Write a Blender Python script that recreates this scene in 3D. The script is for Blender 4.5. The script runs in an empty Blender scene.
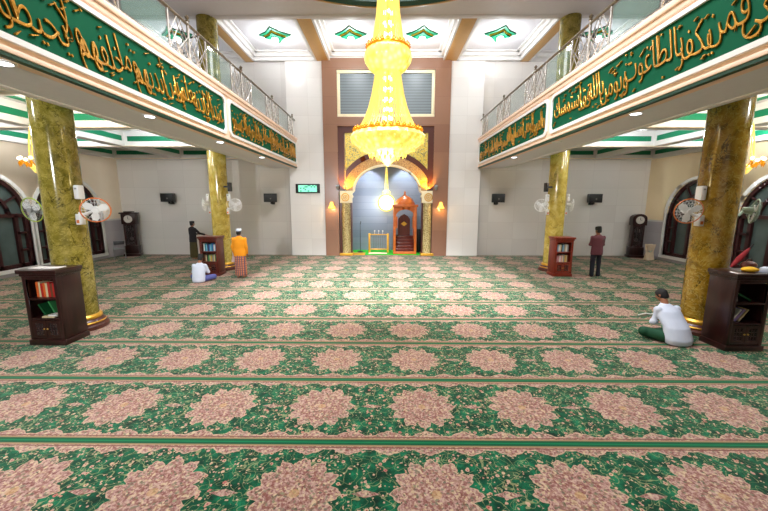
import bpy, bmesh, math, random
from mathutils import Vector, Matrix
random.seed(7)
PI = math.pi
sc = bpy.context.scene
C = sc.collection

# ------------------------------------------------------------------ camera, world, exposure
cam_d = bpy.data.cameras.new('camera'); cam = bpy.data.objects.new('camera', cam_d); C.objects.link(cam)
FPX, PITCH, YAW, ROLL = 337.77, 0.1545, -0.0085, 0.0017
cp, sp_ = math.cos(PITCH), math.sin(PITCH); cy, sy = math.cos(YAW), math.sin(YAW)
F_ = Vector((sy*cp, cy*cp, -sp_)); R_ = Vector((cy, -sy, 0)); U_ = R_.cross(F_)
cr, sr = math.cos(ROLL), math.sin(ROLL)
R2 = R_*cr + U_*sr; U2 = U_*cr - R_*sr
cam.matrix_world = Matrix(((R2.x, U2.x, -F_.x, -0.01), (R2.y, U2.y, -F_.y, 0.0), (R2.z, U2.z, -F_.z, 2.5), (0, 0, 0, 1)))
cam_d.sensor_width = 36; cam_d.lens = 36*FPX/768; cam_d.clip_start = .05; cam_d.clip_end = 100
sc.camera = cam
w = bpy.data.worlds.new('night'); sc.world = w; w.use_nodes = True
w.node_tree.nodes['Background'].inputs[0].default_value = (.05, .07, .1, 1)
w.node_tree.nodes['Background'].inputs[1].default_value = .3
vs = sc.view_settings
vs.view_transform = 'Standard'; vs.look = 'None'; vs.gamma = 1; vs.use_curve_mapping = False
vs.exposure = 1.05
sc.cycles.use_denoising = True
sc.cycles.max_bounces = 7; sc.cycles.diffuse_bounces = 4; sc.cycles.glossy_bounces = 3
sc.cycles.transparent_max_bounces = 12; sc.cycles.caustics_reflective = False; sc.cycles.caustics_refractive = False
sc.cycles.sample_clamp_indirect = 4

def area(name, loc, size, power, col=(1, 1, 1), rot=(0, 0, 0), shape='DISK', spread=PI):
    l = bpy.data.lights.new(name, 'AREA'); l.shape = shape; l.size = size; l.energy = power; l.color = col; l.spread = spread
    o = bpy.data.objects.new(name, l); o.location = loc; o.rotation_euler = rot; C.objects.link(o); return o
def point(name, loc, power, col=(1, 1, 1), r=.08):
    l = bpy.data.lights.new(name, 'POINT'); l.energy = power; l.color = col; l.shadow_soft_size = r
    o = bpy.data.objects.new(name, l); o.location = loc; C.objects.link(o); return o
def spot(name, loc, target, power, col=(1, 1, 1), ang=60, r=.1, blend=.5):
    l = bpy.data.lights.new(name, 'SPOT'); l.energy = power; l.color = col; l.spot_size = math.radians(ang); l.shadow_soft_size = r; l.spot_blend = blend
    o = bpy.data.objects.new(name, l); o.location = loc
    o.rotation_euler = (Vector(target)-Vector(loc)).to_track_quat('-Z', 'Y').to_euler(); C.objects.link(o); return o

CX = -.05
DOME = (CX, 6.45)
area('dome_fill_light', (CX, 6.45, 9.9), 5.0, 560, (.92, .96, 1))  # broad soft fill added inside the dome, no visible fixture behind it
for sx in (-3.6, 3.6): spot('dome_flood_light', (CX+sx, 4.2, 9.5), (CX+sx*.35, 10.8, 0), 6000, (.95, .97, 1), 46, .3, 1)
spot('balcony_flood_light', (-4.6, -2.5, 3.7), (-1.5, 16, .6), 900, (.95, .97, 1), 70, .06, .7)

# ------------------------------------------------------------------ node helpers
def lin(c):
    return tuple(((v/255)/12.92 if v/255 <= .04045 else ((v/255+.055)/1.055)**2.4) for v in c)
class G:
    """small expression builder on a node tree"""
    def __init__(s, m): s.m = m; s.t = m.node_tree; s.b = s.t.nodes['Principled BSDF']
    def n(s, typ, **k):
        x = s.t.nodes.new(typ)
        for a, b in k.items(): setattr(x, a, b)
        return x
    def put(s, sock, v):
        if isinstance(v, (int, float)): sock.default_value = v
        elif isinstance(v, (tuple, list)): sock.default_value = tuple(v) + ((1,) if len(v) == 3 and sock.type == 'RGBA' else ())
        else: s.t.links.new(v, sock)
    def m_(s, op, *a):
        x = s.n('ShaderNodeMath', operation=op)
        for i, v in enumerate(a): s.put(x.inputs[i], v)
        return x.outputs[0]
    def add(s, a, b): return s.m_('ADD', a, b)
    def sub(s, a, b): return s.m_('SUBTRACT', a, b)
    def mul(s, a, b): return s.m_('MULTIPLY', a, b)
    def div(s, a, b): return s.m_('DIVIDE', a, b)
    def abs(s, a): return s.m_('ABSOLUTE', a)
    def lt(s, a, b): return s.m_('LESS_THAN', a, b)
    def gt(s, a, b): return s.m_('GREATER_THAN', a, b)
    def mx(s, a, b): return s.m_('MAXIMUM', a, b)
    def mn(s, a, b): return s.m_('MINIMUM', a, b)
    def fr(s, a): return s.m_('FRACT', a)
    def step(s, a, lo, hi):
        x = s.n('ShaderNodeMapRange', interpolation_type='SMOOTHSTEP'); s.put(x.inputs[0], a); x.inputs[1].default_value = lo; x.inputs[2].default_value = hi
        return x.outputs[0]
    def pos(s):
        if not hasattr(s, '_p'):
            s._p = s.n('ShaderNodeTexCoord').outputs['Object']; x = s.n('ShaderNodeSeparateXYZ'); s.t.links.new(s._p, x.inputs[0]); s.x, s.y, s.z = x.outputs
        return s._p
    def noise(s, scale, detail=3, rough=.5, vec=None, dist=0, out=0):
        x = s.n('ShaderNodeTexNoise'); s.t.links.new(vec or s.pos(), x.inputs['Vector']); x.inputs['Scale'].default_value = scale
        x.inputs['Detail'].default_value = detail; x.inputs['Roughness'].default_value = rough; x.inputs['Distortion'].default_value = dist; return x.outputs[out]
    def voro(s, scale, feature='F1', vec=None, out='Distance', rnd=1):
        x = s.n('ShaderNodeTexVoronoi', feature=feature); s.t.links.new(vec or s.pos(), x.inputs['Vector']); x.inputs['Scale'].default_value = scale
        x.inputs['Randomness'].default_value = rnd; return x.outputs[out]
    def mix(s, f, a, b):
        x = s.n('ShaderNodeMix', data_type='RGBA'); s.put(x.inputs[0], f); s.put(x.inputs[6], a); s.put(x.inputs[7], b); return x.outputs[2]
    def ramp(s, f, stops):
        x = s.n('ShaderNodeValToRGB'); s.put(x.inputs[0], f); e = x.color_ramp.elements
        while len(e) < len(stops): e.new(.5)
        for q, (p, c) in zip(e, stops): q.position = p; q.color = tuple(c)+(1,)
        return x.outputs[0]
    def bump(s, h, strength=.3, dist=.01):
        x = s.n('ShaderNodeBump'); s.put(x.inputs['Height'], h); x.inputs['Strength'].default_value = strength; x.inputs['Distance'].default_value = dist
        s.t.links.new(x.outputs[0], s.b.inputs['Normal'])
M = {}
def mat(name, rgb, rough=.5, metal=0, var=.06, scale=8, em=None, es=0, spec=.5, alpha=1, coat=0):
    m = bpy.data.materials.new(name); m.use_nodes = True; g = G(m); b = g.b
    c = lin(rgb); f = g.noise(scale, 3)
    lo = tuple(max(0, v*(1-var*2)) for v in c); hi = tuple(min(1, v*(1+var*2)) for v in c)
    g.put(b.inputs['Base Color'], g.mix(f, lo, hi))
    b.inputs['Roughness'].default_value = rough; b.inputs['Metallic'].default_value = metal; b.inputs['Specular IOR Level'].default_value = spec
    b.inputs['Coat Weight'].default_value = coat; b.inputs['Alpha'].default_value = alpha
    if em: b.inputs['Emission Color'].default_value = lin(em)+(1,); b.inputs['Emission Strength'].default_value = es
    M[name] = m; return m
def new(name, rough=.5):
    m = bpy.data.materials.new(name); m.use_nodes = True; g = G(m); g.b.inputs['Roughness'].default_value = rough; g.pos(); M[name] = m; return g

# --- carpet
PITCH_X, PITCH_Y, X0, Y0 = 1.24, 1.28, .43, 3.22
def carpet():
    g = new('carpet', .95); g.b.inputs['Specular IOR Level'].default_value = .15; g.b.inputs['Sheen Weight'].default_value = .16; g.b.inputs['Sheen Roughness'].default_value = .45; g.b.inputs['Sheen Tint'].default_value = (.95, .93, .88, 1)
    lu = g.mul(g.sub(g.fr(g.add(g.div(g.sub(g.x, X0), PITCH_X), .5)), .5), PITCH_X)
    lv = g.mul(g.sub(g.fr(g.div(g.sub(g.y, Y0), PITCH_Y)), .5), PITCH_Y)
    r = g.m_('SQRT', g.add(g.mul(lu, lu), g.mul(lv, lv)))
    th = g.m_('ARCTAN2', lv, lu)
    tri = g.abs(g.m_('COSINE', g.mul(th, 6)))
    tri2 = g.abs(g.m_('COSINE', g.mul(th, 18)))
    Rb = g.add(g.add(g.add(.31, g.mul(g.m_('POWER', tri, 1.3), .085)), g.mul(tri2, .020)), g.mul(g.sub(g.noise(16, 2), .5), .05))
    med = g.lt(r, Rb)
    ring = g.mul(med, g.gt(r, g.sub(Rb, .016)))
    # band with lobes
    d = g.sub(PITCH_Y/2, g.abs(lv))
    lob = g.abs(g.m_('COSINE', g.mul(lu, PI/(PITCH_X/3))))
    lob2 = g.abs(g.m_('COSINE', g.mul(lu, 4*PI/(PITCH_X/3))))
    wb = g.add(g.add(.095, g.mul(g.m_('POWER', lob, 2.2), .075)), g.mul(lob2, .015))
    band = g.lt(d, wb); bedge = g.mul(band, g.gt(d, g.sub(wb, .014)))
    # bud motif between medallions
    bu = g.sub(PITCH_X/2, g.abs(lu))
    bud = g.lt(g.add(g.mul(g.abs(lv), 3.2), bu), .13)
    # colours
    nn = g.noise(9, 3); n2 = g.noise(55, 2)
    green = g.ramp(g.noise(7, 4, .65), [(.32, lin((2, 38, 26))), (.5, lin((3, 76, 50))), (.68, lin((16, 118, 80)))])
    ld = g.voro(34, out='Distance'); leaf = g.lt(ld, .22)
    green = g.mix(g.mul(leaf, .75), green, lin((4, 48, 30)))
    # vines : curved thin lines
    vn = g.abs(g.sub(g.noise(5.5, 1, .4, dist=1.2), .5)); vine = g.lt(vn, .011)
    vn2 = g.abs(g.sub(g.noise(8.5, 1, .4, dist=.8), .47)); vine2 = g.lt(vn2, .010)
    green = g.mix(g.mul(g.mx(vine, vine2), .55), green, lin((168, 168, 120)))
    fd = g.voro(13, out='Distance'); flower = g.mul(g.lt(g.add(fd, g.mul(n2, .16)), .33), g.gt(g.noise(10, 1), .42))
    fd2 = g.voro(26, out='Distance'); flower2 = g.mul(g.lt(fd2, .27), g.gt(g.noise(13, 1), .50))
    green = g.mix(g.mx(flower, flower2), green, g.ramp(g.voro(13, out='Color'), [(.2, lin((190, 146, 132))), (.6, lin((202, 172, 142))), (.9, lin((178, 112, 102)))]))
    core = g.lt(fd, .1); green = g.mix(g.mul(core, flower), green, lin((140, 58, 52)))
    pv = g.voro(34, out='Distance'); pv2 = g.voro(75, out='Distance')
    pink = g.ramp(g.add(g.mul(pv, .6), g.mul(pv2, .5)), [(.14, lin((70, 36, 36))), (.26, lin((118, 74, 70))), (.42, lin((150, 108, 102))), (.62, lin((178, 142, 132))), (.85, lin((194, 166, 148)))])
    pc = g.voro(48, out='Color'); sx_ = g.n('ShaderNodeSeparateColor'); g.t.links.new(pc, sx_.inputs[0])
    pink = g.mix(g.mul(g.gt(sx_.outputs[0], .74), .55), pink, lin((112, 52, 48))); pink = g.mix(g.mul(g.gt(sx_.outputs[1], .84), .6), pink, lin((212, 190, 150))); pink = g.mix(g.mul(g.gt(sx_.outputs[2], .9), .6), pink, lin((70, 96, 70)))
    rr = g.abs(g.m_('SINE', g.mul(r, 34))); pet = g.mul(g.lt(g.abs(g.sub(r, g.mul(Rb, .62))), .012), 1)
    pet2 = g.lt(g.abs(g.sub(r, g.mul(Rb, .33))), .010)
    pink = g.mix(g.mul(g.mx(pet, pet2), .55), pink, lin((132, 76, 68)))
    pink = g.mix(g.mul(g.gt(g.noise(24, 2), .6), .35), pink, lin((128, 96, 66)))
    pink = g.mix(g.mul(g.mul(g.lt(r, .045), med), .5), pink, lin((190, 150, 96)))
    col = g.mix(bud, green, pink)
    col = g.mix(med, col, pink); col = g.mix(g.mul(ring, .6), col, lin((200, 166, 142)))
    col = g.mix(band, col, pink); col = g.mix(g.mul(bedge, .5), col, lin((200, 166, 142)))
    col = g.mix(g.mul(g.lt(d, .085), g.gt(d, .07)), col, lin((122, 74, 66)))
    col = g.mix(g.lt(d, .062), col, lin((150, 126, 92)))
    col = g.mix(g.lt(d, .040), col, lin((6, 82, 52)))
    col = g.mix(g.lt(d, .008), col, lin((6, 118, 74)))
    col = g.mix(.14, col, lin((8, 10, 8)))
    g.put(g.b.inputs['Base Color'], col)
    g.bump(g.add(n2, g.mul(g.gt(d, .04), .5)), .35, .006)
carpet()
def marble_col(name, a, b, c_, vein):
    g = new(name, .12)
    n = g.noise(2.2, 6, .62, dist=1.4); n2 = g.noise(6, 4, .6, dist=.8)
    col = g.ramp(g.add(g.mul(n, .65), g.mul(n2, .35)), [(.34, lin(a)), (.5, lin(b)), (.66, lin(c_))])
    v = g.voro(1.9, 'DISTANCE_TO_EDGE', vec=g.noise(1.6, 3, .6, out=1))
    g2 = g.lt(g.abs(g.sub(g.noise(1.5, 5, .6, dist=.6), .5)), .006)
    col = g.mix(g.mul(g2, .75), col, lin(vein))
    sw = g.abs(g.sub(g.noise(4.5, 3, .55, dist=2.0), .5)); col = g.mix(g.mul(g.lt(sw, .022), .35), col, lin((196, 178, 92)))
    g.put(g.b.inputs['Base Color'], col)
    g.b.inputs['Coat Weight'].default_value = .25; g.b.inputs['Coat Roughness'].default_value = .04
marble_col('column_olive', (86, 80, 22), (138, 124, 46), (172, 156, 84), (52, 46, 14))
marble_col('column_amber', (90, 66, 10), (146, 110, 24), (174, 140, 56), (50, 40, 12))
marble_col('column_gold', (156, 132, 46), (194, 170, 78), (218, 200, 122), (120, 104, 50))
def wall_tiles(name, base, alt, joint, tx, tz, rough=.16, axis='x', dado=False):
    g = new(name, rough)
    a = g.x if axis == 'x' else g.y
    fx = g.div(a, tx); fz = g.div(g.z, tz)
    cell = g.n('ShaderNodeCombineXYZ'); g.put(cell.inputs[0], g.m_('FLOOR', fx)); g.put(cell.inputs[1], g.m_('FLOOR', fz))
    wn = g.n('ShaderNodeTexWhiteNoise', noise_dimensions='2D'); g.t.links.new(cell.outputs[0], wn.inputs['Vector'])
    col = g.mix(g.m_('POWER', wn.outputs[0], 2.0), lin(base), lin(alt))
    col = g.mix(g.mul(g.noise(3, 4, .6), .35), col, lin(alt))
    jx = g.lt(g.abs(g.sub(g.fr(fx), .5)), .5-.004/tx); jz = g.lt(g.abs(g.sub(g.fr(fz), .5)), .5-.004/tz)
    col = g.mix(g.mul(jx, jz), lin(joint), col)
    if dado:
        cream = g.mix(g.mul(g.noise(2, 3), .25), lin(dado), lin((214, 188, 146)))
        isu = g.gt(g.z, 1.75); col = g.mix(isu, col, cream)
        col = g.mix(g.mul(g.gt(g.z, 1.68), g.lt(g.z, 1.75)), col, lin((214, 208, 204)))
        g.put(g.b.inputs['Roughness'], g.add(.2, g.mul(isu, .4)))
    g.put(g.b.inputs['Base Color'], col)
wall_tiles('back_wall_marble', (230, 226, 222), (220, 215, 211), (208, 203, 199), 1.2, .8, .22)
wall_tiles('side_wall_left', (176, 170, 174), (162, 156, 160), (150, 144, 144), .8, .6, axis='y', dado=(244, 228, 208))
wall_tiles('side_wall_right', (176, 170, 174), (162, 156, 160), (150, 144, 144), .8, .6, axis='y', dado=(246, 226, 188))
wall_tiles('blue_stone', (138, 148, 166), (122, 134, 154), (98, 108, 126), 4.0, .36, .65)
wall_tiles('pink_marble', (150, 112, 90), (138, 100, 82), (126, 90, 74), 5, 1.2, .25)
g = new('stone_screen', .4)  # engraved grey stone
n = g.noise(60, 2, vec=None); st = g.abs(g.m_('SINE', g.mul(g.z, 26)))
g.put(g.b.inputs['Base Color'], g.ramp(g.add(g.mul(st, .5), g.mul(n, .6)), [(.2, lin((88, 96, 102))), (.9, lin((128, 138, 142)))]))
g = new('gold_mosaic', .3); v = g.voro(13); v2 = g.voro(30)
g.put(g.b.inputs['Base Color'], g.ramp(g.add(g.mul(v, .7), g.mul(v2, .5)), [(.15, lin((120, 84, 14))), (.38, lin((212, 172, 40))), (.62, lin((236, 214, 110))), (.85, lin((140, 130, 90)))]))
g.b.inputs['Metallic'].default_value = .3; g.bump(v, .5, .02)
g = new('bronze_mosaic', .3); v = g.voro(16); v2 = g.voro(34)
g.put(g.b.inputs['Base Color'], g.ramp(g.add(g.mul(v, .7), g.mul(v2, .5)), [(.15, lin((96, 56, 18))), (.4, lin((176, 116, 50))), (.62, lin((220, 180, 110))), (.85, lin((150, 90, 60)))]))
g.bump(v, .5, .02)
g = new('pier_mosaic', .3); v = g.voro(18)
g.put(g.b.inputs['Base Color'], g.ramp(v, [(.15, lin((92, 74, 34))), (.4, lin((158, 136, 80))), (.62, lin((196, 180, 130)))])); g.bump(v, .5, .02)
g = new('wood_carved', .35); n = g.noise(3, 4, .6, dist=1); g.put(g.b.inputs['Base Color'], g.ramp(n, [(.3, lin((168, 76, 22))), (.7, lin((206, 112, 44)))])); 
def wood(name, a, b, rough=.28):
    g = new(name, rough); mp = g.n('ShaderNodeMapping'); mp.inputs['Scale'].default_value = (9, 9, .9); g.t.links.new(g.pos(), mp.inputs[0])
    g.put(g.b.inputs['Base Color'], g.ramp(g.noise(2.2, 4, .6, vec=mp.outputs[0], dist=.6), [(.3, lin(a)), (.7, lin(b))]))
wood('dark_wood', (30, 12, 12), (52, 22, 19)); wood('red_wood', (100, 30, 18), (134, 48, 30)); wood('brown_wood', (74, 26, 20), (104, 42, 30))
wood('window_wood', (40, 14, 16), (62, 22, 24), .3)
g = new('plaid', .8); a = g.abs(g.m_('SINE', g.mul(g.x, 46))); b_ = g.abs(g.m_('SINE', g.mul(g.z, 40)))
g.put(g.b.inputs['Base Color'], g.mix(g.gt(a, .72), g.mix(g.gt(b_, .8), lin((196, 128, 84)), lin((160, 90, 70))), g.mix(g.gt(a, .9), lin((112, 56, 60)), lin((96, 84, 104)))))
g = new('led', .4); v = g.m_('FLOOR', g.mul(g.x, 14)); h = g.m_('FLOOR', g.mul(g.z, 16)); cb = g.n('ShaderNodeCombineXYZ'); g.put(cb.inputs[0], v); g.put(cb.inputs[1], h)
wn = g.n('ShaderNodeTexWhiteNoise', noise_dimensions='2D'); g.t.links.new(cb.outputs[0], wn.inputs['Vector'])
g.put(g.b.inputs['Emission Color'], g.mix(g.gt(wn.outputs[0], .28), lin((30, 150, 110)), lin((150, 255, 215)))); g.b.inputs['Emission Strength'].default_value = .6
g.b.inputs['Base Color'].default_value = (0, .05, .03, 1)

mat('white_paint', (232, 230, 228), .5, var=.02); mat('ceiling_paint', (222, 221, 226), .6, var=.015); mat('grey_paint', (196, 188, 182), .6, var=.02)
mat('soffit_paint', (226, 226, 232), .6, var=.02)
mat('upper_wall', (216, 212, 208), .45, var=.03)
mat('cream_paint', (240, 222, 196), .5, var=.03); mat('pink_cream', (246, 214, 190), .5, var=.03); mat('green_paint', (0, 122, 84), .45, var=.04)
mat('dark_green_paint', (4, 62, 44), .45); mat('ochre_paint', (204, 160, 98), .5, var=.04); mat('brown_paint', (150, 84, 40), .5)
mat('panel_green', (0, 84, 56), .75, var=.05, scale=3, spec=.15); mat('gold_leaf', (190, 132, 30), .3, .5, var=.25, scale=6, spec=.7); mat('gold_trim', (226, 170, 60), .3, .5)
mat('gold_shadow', (92, 56, 8), .5, .1)
mat('dark_brown_stone', (84, 44, 36), .3); mat('ivory', (250, 232, 196), .4); mat('steel', (206, 200, 192), .25, .7); mat('dark_steel', (120, 108, 90), .3, .7)
mat('black_plastic', (22, 22, 24), .45); mat('white_plastic', (236, 236, 236), .4); mat('grey_plastic', (150, 152, 150), .5); mat('orange_plastic', (220, 120, 60), .4); mat('lime_plastic', (170, 196, 60), .4)
mat('pale_green_plastic', (176, 196, 180), .4); mat('window_pane', (78, 92, 90), .18, var=.12, scale=3)
mat('clock_face', (214, 208, 200), .4); mat('brass', (200, 160, 70), .3, .8); mat('pane_dark', (60, 56, 54), .1)
mat('skin', (150, 98, 70), .55); mat('hair', (22, 18, 18), .7); mat('white_cloth', (204, 210, 228), .8, var=.03); mat('orange_cloth', (232, 146, 6), .8); mat('black_cloth', (28, 26, 32), .85)
mat('olive_cloth', (70, 62, 30), .85); mat('maroon_cloth', (98, 48, 58), .8); mat('navy_cloth', (20, 20, 36), .85); mat('green_cloth', (10, 70, 44), .8); mat('blue_cloth', (92, 96, 160), .8)
mat('paper', (232, 226, 222), .7); mat('page', (226, 220, 200), .8); mat('pink_paper', (216, 190, 190), .7); mat('yellow_cloth', (236, 180, 30), .8); mat('red_cloth', (150, 24, 34), .7)
mat('grass_carpet', (40, 170, 30), .9, var=.15, scale=30); mat('mat_cloth', (222, 200, 170), .9)
mat('lamp_white', (255, 255, 255), .4, em=(236, 246, 255), es=6); mat('lamp_off', (226, 226, 222), .4); mat('lamp_warm', (255, 220, 130), .4, em=(255, 176, 40), es=1.1)
mat('bulb_warm', (255, 240, 180), .4, em=(255, 236, 170), es=4)
mat('crystal_yellow', (212, 164, 64), .2, em=(255, 226, 124), es=.42, var=.3, scale=14); mat('crystal_pale', (248, 222, 130), .2, em=(255, 226, 120), es=.3, var=.3, scale=9)  # crystals emit a glow themselves, standing in for bulb light passing through
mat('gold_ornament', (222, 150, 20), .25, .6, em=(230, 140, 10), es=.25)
def glass(name, rgb, a):
    m = mat(name, rgb, .05, spec=.6); m.node_tree.nodes['Principled BSDF'].inputs['Alpha'].default_value = a
    return m
glass('rail_glass', (110, 150, 140), .22); glass('door_glass', (70, 60, 60), .55)
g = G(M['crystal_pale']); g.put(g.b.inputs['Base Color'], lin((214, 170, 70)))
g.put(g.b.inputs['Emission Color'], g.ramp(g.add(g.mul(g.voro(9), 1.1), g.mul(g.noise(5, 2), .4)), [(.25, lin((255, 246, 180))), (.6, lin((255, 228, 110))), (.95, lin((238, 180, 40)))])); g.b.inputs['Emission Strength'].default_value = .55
BOOKC = {'red': (176, 34, 28), 'orange': (214, 96, 36), 'dark green': (18, 84, 44), 'green': (60, 140, 80), 'blue': (36, 86, 160), 'light blue': (120, 178, 214), 'teal': (20, 130, 150), 'white': (226, 226, 222),
         'cream': (214, 196, 152), 'pink': (206, 148, 152), 'brown': (110, 62, 38), 'black': (34, 32, 38), 'yellow': (206, 168, 60), 'purple': (150, 130, 186), 'grey': (140, 144, 148), 'maroon': (100, 30, 40)}
for k, v in BOOKC.items(): mat('book_'+k, v, .5)

# ------------------------------------------------------------------ mesh helpers
class MB:
    def __init__(s): s.b = bmesh.new()
    def box(s, x0, x1, y0, y1, z0, z1, bev=0, rot=None, at=None):
        g = bmesh.ops.create_cube(s.b, size=1)['verts']
        bmesh.ops.scale(s.b, vec=(abs(x1-x0), abs(y1-y0), abs(z1-z0)), verts=g)
        if bev:
            es = list({e for v in g for e in v.link_edges})
            r = bmesh.ops.bevel(s.b, geom=es, offset=bev, segments=2, profile=.5, affect='EDGES', clamp_overlap=True); g = list({v for f in r['faces'] for v in f.verts} | {v for v in g if v.is_valid})
        c = Vector(((x0+x1)/2, (y0+y1)/2, (z0+z1)/2))
        mt = Matrix.Translation(c)
        if rot is not None: mt = mt @ rot
        bmesh.ops.transform(s.b, matrix=mt, verts=g); return s
    def cyl(s, p0, p1, r0, r1=None, seg=16):
        p0, p1 = Vector(p0), Vector(p1); d = p1-p0; r1 = r0 if r1 is None else r1
        g = bmesh.ops.create_cone(s.b, cap_ends=True, segments=seg, radius1=r0, radius2=r1, depth=d.length)['verts']
        mt = Matrix.Translation((p0+p1)/2) @ d.to_track_quat('Z', 'Y').to_matrix().to_4x4()
        bmesh.ops.transform(s.b, matrix=mt, verts=g); return s
    def ball(s, c, r, seg=12, sc_=(1, 1, 1)):
        g = bmesh.ops.create_uvsphere(s.b, u_segments=seg, v_segments=max(6, seg*2//3), radius=r)['verts']
        bmesh.ops.transform(s.b, matrix=Matrix.Translation(c) @ Matrix.Diagonal((*sc_, 1)), verts=g); return s
    def lathe(s, prof, c=(0, 0, 0), seg=32, wob=None):
        rings = []
        for (r, z) in prof:
            if r < 1e-4: rings.append([s.b.verts.new((c[0], c[1], c[2]+z))]); continue
            ring = []
            for i in range(seg):
                a = 2*PI*i/seg; q = r*(wob(a, z) if wob else 1)
                ring.append(s.b.verts.new((c[0]+q*math.cos(a), c[1]+q*math.sin(a), c[2]+z)))
            rings.append(ring)
        for A, B in zip(rings, rings[1:]):
            for i in range(seg):
                j = (i+1) % seg
                if len(A) == 1 and len(B) == 1: continue
                if len(A) == 1: s.b.faces.new((A[0], B[j], B[i]))
                elif len(B) == 1: s.b.faces.new((A[i], A[j], B[0]))
                else: s.b.faces.new((A[i], A[j], B[j], B[i]))
        return s
    def loft(s, secs, seg=16):
        """secs: (center, rx, ry, frame) ; frame is a 3x3 matrix, x,y the section axes"""
        rings = []
        for c, rx, ry, fr in secs:
            c = Vector(c)
            rings.append([s.b.verts.new(c + fr @ Vector((rx*math.cos(2*PI*i/seg), ry*math.sin(2*PI*i/seg), 0))) for i in range(seg)])
        for A, B in zip(rings, rings[1:]):
            for i in range(seg): j = (i+1) % seg; s.b.faces.new((A[i], A[j], B[j], B[i]))
        s.b.faces.new(rings[0][::-1]); s.b.faces.new(rings[-1]); return s
    def tube(s, pts, rad, seg=8):
        pts = [Vector(p) for p in pts]; n = len(pts); secs = []
        for i, p in enumerate(pts):
            d = (pts[min(i+1, n-1)]-pts[max(i-1, 0)]).normalized()
            r = rad[i] if isinstance(rad, (list, tuple)) else rad
            secs.append((p, r, r, d.to_track_quat('Z', 'Y').to_matrix()))
        return s.loft(secs, seg)
    def torus(s, c, R, r, axis='Z', seg=32, ms=6, sx=1, sz=1):
        V = []
        for i in range(seg):
            a = 2*PI*i/seg; ring = []
            for j in range(ms):
                b = 2*PI*j/ms; q = R+r*math.cos(b); h = r*math.sin(b)
                p = (q*math.cos(a), q*math.sin(a), h)
                if axis == 'Y': p = (p[0], p[2], p[1])
                if axis == 'X': p = (p[2], p[0], p[1])
                ring.append(s.b.verts.new((c[0]+p[0], c[1]+p[1], c[2]+p[2])))
            V.append(ring)
        for i in range(seg):
            for j in range(ms):
                s.b.faces.new((V[i][j], V[(i+1) % seg][j], V[(i+1) % seg][(j+1) % ms], V[i][(j+1) % ms]))
        return s
    def prism(s, poly, h0, h1, axis='Y'):
        """poly (a,b) outline extruded between h0 and h1 along axis (a,b are the two other axes in order)"""
        def P(a, b, h): return {'Y': (a, h, b), 'X': (h, a, b), 'Z': (a, b, h)}[axis]
        A = [s.b.verts.new(P(a, b, h0)) for a, b in poly]; B = [s.b.verts.new(P(a, b, h1)) for a, b in poly]; n = len(poly)
        s.b.faces.new(A); s.b.faces.new(B[::-1])
        for i in range(n): s.b.faces.new((A[i], B[i], B[(i+1) % n], A[(i+1) % n]))
        return s
    def strip(s, A, B, h0, h1, axis='Y', closed=False):
        """band between two matching 2D polylines A and B, thickness along axis"""
        n = len(A)
        for i in range(n if closed else n-1):
            j = (i+1) % n; s.prism([A[i], A[j], B[j], B[i]], h0, h1, axis)
        return s
def obj(name, mb, m, parent=None, world=False, smooth=35):
    bm = mb.b if isinstance(mb, MB) else mb
    bmesh.ops.remove_doubles(bm, verts=bm.verts, dist=1e-5)
    bmesh.ops.recalc_face_normals(bm, faces=bm.faces)
    if world and parent:
        r = parent
        while r.parent: r = r.parent
        bmesh.ops.transform(bm, matrix=r.matrix_basis.inverted(), verts=bm.verts)
    me = bpy.data.meshes.new(name); bm.to_mesh(me); bm.free()
    if isinstance(m, str): m = M[m]
    me.materials.append(m)
    if smooth: 
        me.shade_smooth(); me.set_sharp_from_angle(angle=math.radians(smooth))
    o = bpy.data.objects.new(name, me); C.objects.link(o)
    if parent: o.parent = parent
    return o
def tag(o, label=None, cat=None, group=None, kind=None):
    if label: o['label'] = label
    if cat: o['category'] = cat
    if group: o['group'] = group
    if kind: o['kind'] = kind
    return o
def thing(name, label, cat, loc=(0, 0, 0), rz=0, group=None, rot=None):
    o = bpy.data.objects.new(name, None); o.empty_display_size = .1; C.objects.link(o); o.location = loc; o.rotation_euler = rot or (0, 0, rz)
    return tag(o, label, cat, group)
def struct(name, mb, m, parent=None, world=False, smooth=35):
    o = obj(name, mb, m, parent, world, smooth)
    if not parent: o['kind'] = 'structure'
    return o
def dup(o, loc, rz=None, label=None, scale=None):
    r = o.copy(); C.objects.link(r); r.location = loc
    if rz is not None: r.rotation_euler = (0, 0, rz)
    if scale: r.scale = scale
    if label: r['label'] = label
    def rec(a, b):
        for ch in list(a.children):
            c = ch.copy(); C.objects.link(c); c.parent = b; rec(ch, c)
    rec(o, r); return r
def evalmesh(o, name):
    bpy.context.view_layer.update(); dg = bpy.context.evaluated_depsgraph_get()
    me = bpy.data.meshes.new_from_object(o.evaluated_get(dg)); me.name = name; o.modifiers.clear(); o.data = me; return o
def boolean(o, cutter):
    md = o.modifiers.new('cut', 'BOOLEAN'); md.object = cutter; md.operation = 'DIFFERENCE'; md.solver = 'EXACT'
    ms = list(o.data.materials); evalmesh(o, o.name); bpy.data.objects.remove(cutter)
    if not o.data.materials:
        for m in ms: o.data.materials.append(m)

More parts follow.
